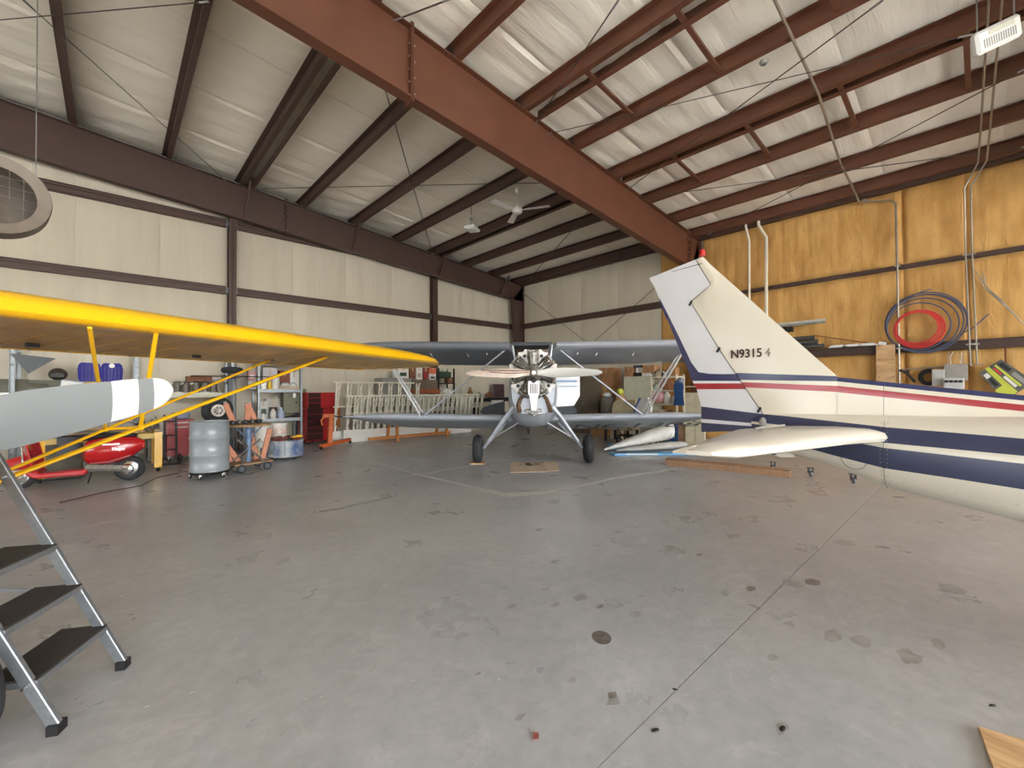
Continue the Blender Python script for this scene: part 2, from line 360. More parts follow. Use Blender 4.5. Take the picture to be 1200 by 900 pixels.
def bolt(p, par, ax='Y'):
    o = bpy.data.objects.new('bolt', boltme); COL.objects.link(o); o.parent = par; o.location = p; o.rotation_euler = (PI / 2, 0, 0) if ax == 'Y' else (0, PI / 2, 0)
for x, fr, y, zb in ((3.38, fm, YF, lambda x: 6.36 - .09 * x), (12.75, fm, YF, lambda x: 6.36 - .09 * x), (3.75, fe, YF2, lambda x: 6.51 - .0786 * x)):
    for d in (-.015, .015): MB().bar((x + d, y, zb(x) - .08), (x + d, y, zt(x) + .06), .2, .014, up=(1, 0, 0)).build('splice_plate', fr.data.materials[0], fr)
    for k in range(5): bolt((x - .045, y - .06, zb(x) + .03 + k * .2), fr, 'X')
    for k in range(4): bolt((x + .03, y - .085, zb(x) + .05 + k * .25), fr)
for x in (-.69, 1.0, 2.6, 4.2, 5.8, 7.38, 8.86, 10.4, 11.82):
    for d in (-.03, .04):
        bolt((x + d, YF - .07, zt(x) + .02), fm); bolt((x + d, YF2 - .07, zt(x) + .02), fe)
for x in (2.75, 5.8, 9.1, 12.2):   # kicker braces down to the bottom flange
    MB().bar((x, YF2 - .5, zt(x) + .03), (x - .05, YF2 - .04, 6.51 - .0786 * x + .05), .05, .05).build('flange_brace', BROWND, fe)
# end wall (left in view) and side wall (right in view)
wl = struct(MB().boxb((XW, YL + .02, -.05), (XB + .2, YL + .2, zt(RIDGE) + .5)).build('wall_left', GREYC))
def wall_pads(par, x0, x1, z0, z1, axis, step, m, ztop=None, n=0):
    k = max(1, round(abs(x1 - x0) / step)); 
    for i in range(k):
        a = x0 + (x1 - x0) * i / k; c = x0 + (x1 - x0) * (i + 1) / k
        b = MB(); nu, nv = 8, 10; vs = []; p1 = random.uniform(0, 6); p2 = random.uniform(0, 6)
        za, zc = (z1, z1) if ztop is None else (ztop(a), ztop(c))
        for j in range(nv + 1):
            for q in range(nu + 1):
                u, v = q / nu, j / nv; e = (4 * u * (1 - u)) ** .3 * (4 * v * (1 - v)) ** .35
                off = -.045 * e * (1 + .2 * math.sin(u * 13 + p1)) - .004 * math.sin(u * 37 + p2)
                X = a + (c - a) * u; Z = z0 + ((za + (zc - za) * u) - z0) * v
                vs.append((X, YL + .0 + off, Z) if axis == 'x' else (XB + off, X, Z))
        b.add(vs, [[j * (nu + 1) + q, j * (nu + 1) + q + 1, (j + 1) * (nu + 1) + q + 1, (j + 1) * (nu + 1) + q] for j in range(nv) for q in range(nu)], True)
        b.build('insulation_panel', m, par, fix=False)
COLS = [XW + .1, -10, -3.7, 2.45, 8.99, 13.4]
for a, c in zip(COLS[:-1], COLS[1:]):
    for z0, z1 in ((0, 4.34), (4.34, 6.2)): wall_pads(wl, a, c, z0, z1, 'x', 1.6, INSULW)
    wall_pads(wl, a, c, 6.2, 0, 'x', 1.6, INSULW, ztop=lambda x: max(zt(x) + .2, 6.25))
for a, c in zip(COLS[:-1], COLS[1:]):
    for z in (4.34, 6.2):
        if z > 6 and c > 9: continue
        b = MB(); b.boxb((a + .13, YL - .16, z - .1), (c - .13, YL - .15, z + .1)); b.boxb((a + .13, YL - .2, z - .1), (c - .13, YL - .02, z - .09)); b.boxb((a + .13, YL - .2, z + .09), (c - .13, YL - .02, z + .1)); b.boxb((a + .13, YL - .2, z + .02), (c - .13, YL - .155, z + .035))
        b.build('girt', BROWND, wl)
        for x in (a + .1, c - .1): MB().box((x, YL - .12, z), (.07, .12, .16)).build('girt_clip', GALV, wl)
for x in COLS[1:-1]:
    b = MB().boxb((x - .09, YL - .34, 0), (x + .09, YL - .32, 6.4)); b.boxb((x - .006, YL - .34, 0), (x + .006, YL - .06, 6.4)); b.boxb((x - .09, YL - .08, 0), (x + .09, YL - .06, 6.4)); b.build('wind_column', BROWND, wl)
wr = struct(MB().boxb((XB + .02, Y_DOOR, -.05), (XB + .2, YL + .2, zt(XB) + .45)).build('wall_right', GREYC))
Z_EAVE = zt(XB) + .1
YFOAM = 7.24
for z0, z1 in ((0, 4.34), (4.34, Z_EAVE)): wall_pads(wr, YFOAM, YL - .3, z0, z1, 'y', 1.7, INSULW)
import mathutils.noise as mno
def foam_panel(y0, y1, z0, z1):
    nu = int((y1 - y0) / .05); nv = max(4, int((z1 - z0) / .07)); vs = []
    for j in range(nv + 1):
        for i in range(nu + 1):
            y = y0 + (y1 - y0) * i / nu; z = z0 + (z1 - z0) * j / nv
            u = ((y * 1.0) % .305) / .305; rib = -.035 * (1 - abs(2 * u - 1) ** 6)
            e = min(1, (z - z0) / .12, (z1 - z) / .12); e2 = min(1, (y - y0) / .08, (y1 - y) / .08)
            nz = mno.noise(Vector((y * 1.3, z * .7, 1))) * .04 + mno.noise(Vector((y * 6, z * 4, 5))) * .018 + mno.noise(Vector((y * 15, z * 15, 9))) * .006
            vs.append((XB + .01 + (rib * .55 - .05 - nz) * max(0, e) ** .5 * max(0, e2) ** .4, y, z))
    MB().add(vs, [[j * (nu + 1) + i, j * (nu + 1) + i + 1, (j + 1) * (nu + 1) + i + 1, (j + 1) * (nu + 1) + i] for j in range(nv) for i in range(nu)], True).build('foam_panel', FOAM, wr, fix=False)
for ya, yb in ((YF + .12, YFOAM), (1.2, YF - .12), (.2, 1.2), (-1.84, .2), (Y_DOOR, -2.1)):
    for z0, z1 in ((0, 2.40), (2.5, 4.29), (4.38, Z_EAVE - .08)): foam_panel(ya, yb, z0, z1)
for ya, yb, sh in ((YF + .1, YL - .3, 1), (-1.84, YF - .1, 1), (Y_DOOR, -2.1, 1)):
    for z in (2.455, 4.34):
        if ya > YF and z < 3: continue
        b = MB(); b.boxb((XB - .16, ya, z - .1 * sh), (XB - .15, yb, z + .1 * sh)); b.boxb((XB - .2, ya, z - .1), (XB - .02, yb, z - .09)); b.boxb((XB - .2, ya, z + .09), (XB - .02, yb, z + .1))
        if ya < YF and z > 3: b = MB().boxb((XB - .12, ya, z - .045), (XB - .02, yb, z + .045))
        b.build('girt', BROWND, wr)
    MB().boxb((XB - .22, ya, Z_EAVE - .13), (XB - .05, yb, Z_EAVE + .14)).build('eave_strut', BROWND, wr)
b = MB().boxb((XW - .2, Y_DOOR, -.05), (XW, .5, zt(XW) + .5)).boxb((XW - .2, 12.5, -.05), (XW, YL + .2, zt(XW) + .5)).boxb((XW - .2, .5, 4.4), (XW, 12.5, zt(XW) + .5)); struct(b.build('wall_back', INSULW))  # side opening in this unseen wall is added to brighten the far bay
wf = MB().boxb((XW, Y_DOOR - .15, 6.3), (XB, Y_DOOR, zt(RIDGE) + .1)); wf.boxb((XW, Y_DOOR - .15, 0), (-15.4, Y_DOOR, 6.3)); wf.boxb((12.8, Y_DOOR - .15, 0), (XB, Y_DOOR, 6.3))
struct(wf.build('wall_front', INSULW))
# ================================================================== WHITE HIGH-TAIL AIRPLANE (right)
CX = 4.05
tail = thing('light_airplane', 'white tail of an airplane with navy and red stripes, registration letters on the fin', 'airplane', (CX, 0, 0))
def lerp(a, b, t): return a + (b - a) * t
def interp(tab, z):
    tab = sorted(tab)
    if z <= tab[0][0]: return tab[0][1]
    for (a, va), (b, vb) in zip(tab, tab[1:]):
        if z <= b: return lerp(va, vb, (z - a) / (b - a))
    return tab[-1][1]
# fuselage: rings (right half outline mirrored); rows carry the painted bands
# station y : half width, top z of body, bottom z, dorsal ridge z, band heights [a..f]
ST = [(1.34, .035, 1.345, 1.10, 1.345, (1.34, 1.27, 1.25, 1.19)),
      (1.05, .11, 1.345, 1.02, 1.345, (1.325, 1.25, 1.225, 1.12)),
      (.75, .18, 1.35, .945, 1.35, (1.305, 1.215, 1.185, 1.06)),
      (.45, .245, 1.355, .845, 1.355, (1.284, 1.181, 1.147, 1.01)),
      (.15, .30, 1.36, .79, 1.36, (1.274, 1.176, 1.137, 1.0)),
      (-.16, .36, 1.37, .735, 1.37, (1.262, 1.170, 1.127, .985)),
      (-.8, .44, 1.39, .65, 1.39, (1.245, 1.165, 1.11, .95)),
      (-1.6, .52, 1.42, .62, 1.42, (1.23, 1.16, 1.10, .92)),
      (-2.4, .56, 1.46, .56, 1.46, (1.22, 1.155, 1.09, .90)),
      (-3.2, .58, 1.50, .52, 1.50, (1.2, 1.15, 1.08, .88))]
def body_ring(st):
    y, hw, zt_, zb, _, bands = st
    zs = [zt_, lerp(zt_, bands[0], .5)] + list(bands) + [lerp(bands[3], zb, .45), lerp(bands[3], zb, .8), zb]
    zm, hh = (zt_ + zb) / 2, (zt_ - zb) / 2
    def wd(z): q = min(1, abs((z - zm) / hh)); return hw * (1 - q ** 3.2) ** .42
    right = [(wd(z) if 0 < i < len(zs) - 1 else (hw * .35 if i == 0 else 0), z) for i, z in enumerate(zs)]
    r = [Vector((CX - a, y, z)) for a, z in right]; l = [Vector((CX + a, y, z)) for a, z in right[:-1]][::-1]
    return r + l
rings = [body_ring(s) for s in ST]
NR = 9
def bandmat(i, k):
    k2 = k if k < NR - 1 else 2 * NR - 3 - k
    return {2: 1, 4: 1}.get(k2, 0)
b = MB().loft(rings[::-1], mats=bandmat)
b.build('fuselage', [CREAM, NAVYD], tail, world=True)
# dorsal fairing carries the upper navy, white, red, cream bands
def dors(y0s):
    rows = []
    for y, tops in y0s:
        w0 = [.008, .014, .018, .021, .024]
        rows.append([Vector((CX - a, y, z)) for a, z in zip(w0, tops)] + [Vector((CX + a, y, z)) for a, z in zip(w0[::-1], tops[::-1])])
    return rows
def upper(y):   # ridge, navy low edge, red top, red bottom, root
    t = (.745 - y) / .905
    return (lerp(1.632, 1.501, t), lerp(1.60, 1.469, t), lerp(1.566, 1.444, t), lerp(1.518, 1.404, t), lerp(1.335, 1.345, t))
yy = [.742, .45, -.16, -.8, -1.6, -2.4, -3.2]
MB().loft(dors([(y, upper(y)) for y in yy][::-1]), mats=lambda i, k: {0: 1, 1: 0, 2: 2, 3: 0, 5: 0, 6: 2, 7: 0, 8: 1, 9: 1}.get(k, 0)).build('dorsal_fairing', [CREAM, NAVY, RED], tail, world=True)
# seams, rivets, inspection ring, screws
def side_x(y, z):
    st = None
    for a, c in zip(ST, ST[1:]):
        if c[0] <= y <= a[0]: t = (a[0] - y) / (a[0] - c[0]); st = [lerp(a[i], c[i], t) for i in range(4)]
    q = min(1, abs((z - (st[2] + st[3]) / 2) / ((st[2] - st[3]) / 2))); return CX - st[1] * (1 - q ** 3.2) ** .42
DARKL = mat('seam_dark', (70, 66, 62), .7)
sm_ = MB()
pts = [(side_x(.455, .855 + .49 * i / 14) - .0012, .455, .855 + .49 * i / 14) for i in range(15)]; sm_.path(pts, .0016, 4)
sm_.path([(CX - .061, .47, 1.56), (CX - .078, .47, 1.35)], .0016, 4)
sm_.build('panel_seam', DARKL, tail, world=True)
rv = MB()
for i in range(16):
    z = .9 + .44 * i / 15
    for dy in (-.018, .018): rv.sph((side_x(.455 + dy, z) - .0008, .455 + dy, z), .0028, 5)
for i in range(26): y = .42 - i * .06; z = lerp(.93, .87, (.45 - y) / .9); rv.sph((side_x(y, z), y, z), .0026, 5)
for i in range(20): y = 1.2 - i * .07; rv.sph((side_x(y, 1.345) - .01, y, 1.338), .003, 5)
rv.build('rivets', STEEL, tail, world=True)['kind'] = 'stuff'
b = MB(); c0 = Vector((side_x(.62, 1.03), .62, 1.03)); ring_pts = []
for i in range(25): t = 2 * PI * i / 24; y = .62 + .075 * math.cos(t); z = 1.05 + .075 * math.sin(t); ring_pts.append((side_x(y, z) - .001, y, z))
b.path(ring_pts, .0018, 4).build('inspection_cover', DARKL, tail, world=True)
# fin and rudder, side profile in (y, z); rows bottom to top
FT = .05
def fin_piece(name, rows, thick, mats_, matf, lab=None):
    # rows: list of lists of (y,z) ; thickness varies by thick(row, col)
    n = len(rows[0]); loops = []
    for i, r in enumerate(rows):
        loops.append([Vector((CX - thick(i, j), p[0], p[1])) for j, p in enumerate(r)] + [Vector((CX + thick(i, j), p[0], p[1])) for j, p in list(enumerate(r))[::-1]])
    def mf(i, k): k2 = k if k < n else 2 * n - 2 - k; return matf(i, max(0, k2)) if k < n - 1 or n <= k < 2 * n - 1 else matf(i, 0 if k == 2 * n - 1 else n - 2)
    return MB().loft(loops, mats=mf).build(name, mats_, tail, world=True, label=lab)
hinge = lambda z: interp([(1.14, 1.15), (1.342, 1.248), (1.884, 1.59), (2.373, 1.859)], z)
fle = lambda z: interp([(1.2, .742), (1.632, .742), (2.152, 1.205), (2.70, 1.69), (2.775, 1.765)], z)
zsR = [1.34, 1.50, 1.545, 1.565, 1.60, 1.645, 1.8, 2.0, 2.2, 2.373]
# stripes on the fin run from the hinge (y ~1.4) down to the LE root
def rowline(zh, zl, n=6):   # from hinge to leading edge
    y0, y1 = hinge(zh), fle(zl); return [(lerp(y0, y1, i / (n - 1)), lerp(zh, zl, i / (n - 1))) for i in range(n)]
hz = lambda px, py: (on_x(px, py, CX).y, on_x(px, py, CX).z)
A = [rowline(1.30, 1.335), rowline(1.345, 1.34), rowline(1.56, 1.52), rowline(1.605, 1.565), rowline(1.625, 1.60), rowline(1.687, 1.640), rowline(1.80, 1.80), rowline(2.0, 2.1), rowline(2.2, 2.33), rowline(2.373, 2.5)]
for (hy, hz0), zl in (((1.672, 2.503), 2.62), ((1.742, 2.63), 2.70), ((1.81, 2.765), 2.778)):
    ly = fle(zl) if zl < 2.77 else 1.75
    A.append([(lerp(hy, ly, i / 5), lerp(hz0, zl, i / 5)) for i in range(6)])
tk = [.2, .85, 1, .95, .7, .1]
tk_f = lambda s: (lambda i, j: max(.004, FT * [.72, .84, .9, .86, .66, .42 if i < 6 else .16][j] * s(i)))
fin_piece('fin', A, tk_f(lambda i: 1 - .055 * i), [CREAM, NAVY, RED], lambda i, k: {2: 2, 4: 1}.get(i, 0))
# rudder
rte = lambda z: interp([(1.148, 1.783), (1.379, 1.781), (1.50, 1.80), (1.62, 1.86), (1.86, 1.957), (2.26, 2.119), (2.588, 2.244)], z)
rh = lambda z: interp([(1.14, 1.15), (1.342, 1.25), (1.884, 1.592), (2.373, 1.861)], z) + .006
def rrow(zt_, zh, wb=None):
    y0, y1 = rte(zt_), rh(zh); wb_ = wb if wb is not None else .04
    p = [(y0, zt_)]; ls = [y0 - wb_ * .999] + [lerp(y0 - wb_, y1, q) for q in (.33, .67, 1)]
    for q in ls: t = (y0 - q) / (y0 - y1); p.append((q, lerp(zt_, zh, t)))
    return p
RR = [rrow(1.148, 1.20), rrow(1.235, 1.225, .03), rrow(1.27, 1.25, .03), rrow(1.385, 1.335, .03), rrow(1.545, 1.545, .03), rrow(1.60, 1.595, .05), rrow(1.625, 1.615, .05), rrow(1.72, 1.675, .13), rrow(1.80, 1.80, .075), rrow(1.95, 1.95, .055), rrow(2.1, 2.1, .045), rrow(2.3, 2.25, .03), rrow(2.45, 2.373, .012)]
RR[7] = [(rte(1.74), 1.74), (1.80, 1.705), (1.70, 1.687), (1.58, 1.68), (rh(1.678), 1.678)]
RR[8] = [(rte(1.83), 1.83), (rte(1.83) - .075, 1.80), (1.75, 1.80), (1.65, 1.80), (rh(1.80), 1.80)]
def seg(p, r):
    wb_ = .02; return [p, (p[0] - wb_, lerp(p[1], r[1], .04))] + [(lerp(p[0] - wb_, r[0], k), lerp(p[1], r[1], k)) for k in (.33, .67, 1)]
RR += [seg((rte(2.54), 2.54), (1.678, 2.503)), seg((2.25, 2.60), (1.735, 2.61)), seg((2.285, 2.65), (1.79, 2.71)), seg((2.30, 2.686), (1.815, 2.766))]
thr = lambda i, j: [.004, .010, .020, .029, .034][j] * (1 - .035 * i)
fin_piece('rudder', RR, thr, [mat('rudder_white', (216, 217, 222), .3, var=.02, coat=.4), NAVY, RED, NAVYD], lambda i, k: 3 if i in (0, 2) else 2 if i == 4 else 1 if i == 6 else (1 if 7 <= i < 12 and k == 0 else 0))
# blue trailing edge strip up to the tip
MB().path([(CX - .002, rte(z) - .006, z) for z in (2.25, 2.35, 2.42, 2.46)], .010, 6, rr=[.012, .010, .007, .003]).build('trailing_edge_stripe', NAVY, tail, world=True)
g = MB()
for z0, z1 in ((1.36, 1.40), (1.46, 1.50)): pass
g.path([(CX - lerp(.036, .0235, (z - 1.33) / 1.03), hinge(z) + .002, z) for z in (1.33, 1.6, 1.884, 2.1, 2.36)], .0018, 4)
g.path([(CX - .0215, 1.862, 2.375), (CX - .019, 1.676, 2.503)], .0018, 4); g.path([(CX - .019, 1.674, 2.505), (CX - .013, 1.815, 2.77)], .0022, 4)
g.build('hinge_gap', DARKL, tail, world=True)
for zz in (2.36, 1.90, 1.37): MB().box((CX - lerp(.03, .016, (zz - 1.33)), hinge(zz) + .012, zz), (.02, .018, .05), R=Matrix.Rotation(.55, 3, 'X')).build('hinge_bracket', BLACK, tail, world=True)
MB().lathe([(.032, 0), (.032, .012), (.024, .02), (.024, .05), (.016, .062), (.0001, .066)], (CX, 1.755, 2.785), n=14).build('beacon', mat('beacon_red', (190, 30, 30), .25, coat=.5), tail, world=True, label='red beacon on fin tip')
MB().path([(CX - .01, 2.05, 2.70), (CX - .02, 1.75, 2.715)], .003, 5).build('antenna_wire', BLACK, tail, world=True)
# registration
def fin_x(y, z): return CX - .056
text_at('N9315', .102, (CX - .0325, 1.505, 1.818), (0, -1, .0), (-.02, .0, 1), mat('registration_brown', (72, 34, 34), .6), tail, 'registration_letters', bold=.0022, sx=.9, ext=.0015)
text_at('4', .102, (CX - .0325, 1.232, 1.816), (0, -1, .0), (0, .0, 1), mat('flaking_letter', (90, 66, 62), .8, col2=(200, 190, 178), scale=60), tail, 'flaked_digit', bold=.001, sx=.9, ext=.0015)
# stabiliser and elevator (right half near the camera, left half behind the fin)
for s, nm in ((-1, 1), (1, 2)):
    secs = []
    for t in (0, .25, .5, .75, .92, 1.0):
        x = CX + s * lerp(.08, 1.74, t); yl = lerp(.44, .90, t) if t < .95 else .96; yt = lerp(1.0, 1.10, t); z = lerp(1.215, 1.205, t); th = lerp(.058, .036, t) * (1 if t < .99 else .35)
        if t == 0: yl = .36
        sec = [(yl, 0), (lerp(yl, yt, .04), .55), (lerp(yl, yt, .2), .95), (lerp(yl, yt, .55), 1.0), (yt, .72), (yt, -.62), (lerp(yl, yt, .5), -.9), (lerp(yl, yt, .15), -.75), (lerp(yl, yt, .03), -.45)]
        secs.append([Vector((x, yy_, z + th * k)) for yy_, k in sec])
    MB().loft(secs if s < 0 else secs[::-1]).build('stabiliser', CREAM, tail, world=True)
    secs = []
    for t in (0, .5, .9, 1.0):
        x = CX + s * lerp(.10, 1.66, t); y0 = lerp(1.005, 1.10, t); y1 = lerp(1.42, 1.22, t); th = lerp(.04, .026, t); z = lerp(1.215, 1.205, t); zz = z - .02
        secs.append([Vector((x, y0, z + th)), Vector((x, y0 - .012, z)), Vector((x, y0, z - th)), Vector((x, y1, zz - .006)), Vector((x, y1, zz + .006)), Vector((x, lerp(y0, y1, .4), lerp(z, zz, .4) + th * .8))])
    MB().loft(secs if s < 0 else secs[::-1]).build('elevator', CREAM, tail, world=True)
MB().path([(CX - .30, 1.02, 1.272), (CX - .62, 1.12, 1.262)], .006, 5).build('control_gap', mat('soft_grey', (170, 164, 156), .6), tail, world=True)
MB().sph((CX - .055, 1.245, 1.26), .05, 10, (.5, .6, 1)).build('hinge_fairing', mat('bare_grey', (150, 148, 144), .5), tail, world=True)
MB().prism([(CX, 1.5, 1.12), (CX, 1.15, 1.17), (CX, 1.02, 1.0), (CX, 1.12, .985), (CX, 1.3, 1.03)], (.05, 0, 0)).build('tail_cone_fairing', CREAM, tail, world=True)
MB().path([(CX - .03, 1.19, 1.13), (CX - .03, 1.17, 1.0)], .016, 6).build('tie_down_ring', DKGREY, tail, world=True)
# main gear and wing further forward (outside the picture) carry the fuselage
MB().tube((CX - .4, -3.0, .8), (CX - 1.1, -3.0, .2), .05).build('gear_leg', CREAM, tail, world=True); MB().tube((CX + .4, -3.0, .8), (CX + 1.1, -3.0, .2), .05).build('gear_leg', CREAM, tail, world=True)
for s in (-1, 1): MB().ring((CX + s * 1.15, -3, .22), .14, .08, (1, 0, 0)).build('tyre', RUB, tail, world=True)

# ================================================================== GREY BIPLANE (centre)
BO = Vector((6.57, 6.47, 0)); BRZ = math.radians(226)
bp = thing('biplane', 'silver grey biplane facing the camera, uncowled radial engine and white propeller', 'airplane', BO, BRZ)
tl = math.radians(8.3)
# fuselage rings (x forward, y right in view, z up)
fus = []
for x, zc, hw, hh in ((.42, 1.60, .44, .56), (.30, 1.55, .50, .64), (0, 1.46, .52, .71), (-.8, 1.38, .50, .70), (-1.8, 1.30, .44, .60), (-3.2, 1.16, .30, .42), (-4.6, 1.02, .15, .22), (-5.9, .86, .05, .12)):
    r = []
    for k in range(16):
        t = 2 * PI * k / 16; c, s_ = math.cos(t), math.sin(t); e = .75 if s_ > 0 else .6
        r.append(Vector((x, hw * math.copysign(abs(c) ** e, c), zc + hh * math.copysign(abs(s_) ** .8, s_) * (.78 if s_ > 0 else 1))))
    fus.append(r)
MB().loft(fus).build('fuselage', SILV, bp)
# wings
def airfoil(c, th, k=9):
    up = [(0, 0), (.012, .32), (.05, .62), (.15, .92), (.32, 1.0), (.6, .72), (1, .03)]; lo = [(.8, -.10), (.5, -.18), (.2, -.24), (.06, -.26), (.012, -.18)]
    return [(u * c, v * th) for u, v in up + lo]
def wing(name, x0, z0, y0, y1, chord, th, m, s, dih=0., root_cut=0., tip=True, inc=tl):
    secs = []; ts = [0, .03, .3, .6, .7, .8, .88, .94, .975, 1.0]
    for t in ts:
        y = lerp(y0, y1, t); c = chord; xo = 0
        if root_cut and t == 0: xo = -root_cut
        if tip and t > .6: q = (t - .6) / .4; c = chord * max(.06, 1 - q ** 2.2); xo = -chord * .03 * q ** 2
        tt = th * (1 if t < .6 else max(.12, 1 - ((t - .6) / .4) ** 2.5))
        if root_cut and t == 0: c = chord - root_cut
        secs.append([Vector((x0 + xo - a * math.cos(inc) + b_ * math.sin(inc) * 0, s * y, z0 + dih * (y - y0) + (xo - a) * math.sin(inc) + b_)) for a, b_ in airfoil(c, tt)])
    return MB().loft(secs if s > 0 else secs[::-1]).build(name, m, bp)
UZ, LZ = 2.47, .91
for s in (-1, 1):
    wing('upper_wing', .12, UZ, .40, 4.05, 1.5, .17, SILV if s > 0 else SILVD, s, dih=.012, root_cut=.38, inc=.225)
    wing('lower_wing', -.18, LZ, .36, 4.15 if s < 0 else 4.0, 1.4, .15, SILV, s, dih=.02, inc=.25)
MB().box((-.75, 0, UZ + .06), (1.0, .8, .03)).build('centre_section', DKGREY, bp)
MB().tube((.10, -.42, UZ + .06), (.10, .42, UZ + .06), .02).build('centre_tube', DKGREY, bp)
for s in (-1, 1):
    for x in (.05, -.75): MB().tube((x, s * .34, 2.0), (x - .03, s * .42, UZ + .02), .02, flat=.6).build('cabane_strut', SILV, bp)
    MB().tube((-.2, s * 2.35, LZ + .1), (-.1, s * .52, UZ - .45 + .43), .034, flat=.55).build('diagonal_strut', SILV, bp)
    for dx, w_ in ((-.25, .022), (-.45, .016), (-.85, .018), (-1.05, .014)): MB().tube((dx + .02, s * (2.42 + .12 * abs(dx)), LZ + .09), (dx + .2, s * (3.22 + .14 * abs(dx)), UZ - .02 - .1 * abs(dx)), w_, flat=.6).build('interplane_strut', STEEL, bp)
    for y in (1.5, 2.3): MB().tube((-.35, s * y, UZ - .03), (-.30, s * (y - .12), UZ - .19), .012).build('aileron_bracket', STEEL, bp)
    MB().tube((-.25, s * 1.02, UZ - .02), (-.25, s * .98, UZ - .16), .014).build('pitot_mast', STEEL, bp)
    # landing gear
    MB().path([(.30, s * .36, 1.22), (.22, s * .55, 1.0), (.02, s * .98, .40), (0, s * 1.04, .32)], .05, 8, rr=[.09, .07, .052, .045], flat=.7).build('gear_leg', SILV, bp)
    MB().tube((-.65, s * .40, 1.0), (0, s * 1.02, .34), .03, flat=.6).build('rear_gear_leg', SILV, bp)
    MB().tube((.1, s * .06, 1.0), (.03, s * .86, .52), .016).build('gear_brace', STEEL, bp)
    wl_ = MB().ring((0, s * 1.17, .30), .205, .097, (0, 1, 0), n=32, m=10).build('tyre', RUB, bp)
    tr = MB()
    for d in (-.05, -.02, .02, .05): tr.ring((0, s * 1.17 + d, .30), .205 + (.097 ** 2 - d * d) ** .5, .004, (0, 1, 0), n=32, m=4)
    tr.build('tread_rib', BLACK, wl_)
    MB().lathe([(.0001, -.06), (.06, -.06), (.06, -.03), (.125, -.05), (.125, .05), (.06, .03), (.06, .07), (.0001, .07)], (0, s * 1.17, .30), (0, 1, 0), 20).build('wheel_hub', DKGREY, wl_)
MB().box((.0, -1.17, .0125), (.35, .28, .025)).build('wheel_chock_board', WOOD, bp)
# tail
MB().tube((-5.55, 0, .8), (-6.0, 0, .13), .025).build('tailwheel_spring', STEEL, bp); tw = MB().ring((-6.05, 0, .115), .075, .04, (0, 1, 0)).build('tailwheel', RUB, bp)
MB().lathe([(.0001, -.03), (.05, -.03), (.05, .03), (.0001, .03)], (-6.05, 0, .115), (0, 1, 0), 12).build('wheel_hub', WHITE, tw)
for s in (-1, 1):
    MB().prism([(-4.7, s * .05, .80), (-4.9, s * 1.0, .80), (-5.05, s * 1.5, .79), (-5.3, s * 1.62, .78), (-5.75, s * 1.5, .75), (-5.85, s * .05, .75)], (0, 0, .05)).build('stabiliser', DKGREY, bp)
    MB().prism([(-5.3, s * 1.55, .72), (-5.3, s * 1.62, .84), (-5.3, s * 1.5, .98), (-5.3, s * 1.1, 1.10), (-5.3, s * .8, 1.17), (-5.3, s * .8, .72)], (.05, 0, 0)).build('elevator', DKGREY, bp)
MB().prism([(-4.9, 0, 1.0), (-5.4, 0, 1.62), (-5.8, 0, 1.78), (-6.15, 0, 1.6), (-6.2, 0, .8), (-5.8, 0, .7)], (0, .06, 0)).build('fin', SILV, bp)
# open polished door panel beside the cockpit
MB().prism([(-.9, .52, 1.98), (-.9, 1.12, 1.98), (-.9, 1.12, 1.40), (-.9, .98, 1.17), (-.9, .44, 1.14)], (.03, 0, 0)).build('open_side_door', SHEET, bp, bevel=.005, label='bright polished side door standing open')
MB().box((-.883, .8, 1.74), (.005, .5, .05)).build('door_stripe', mat('pale_blue', (150, 176, 214), .4), bp); MB().box((-.883, .8, 1.62), (.005, .5, .02)).build('door_stripe', MATS['pale_blue'], bp)
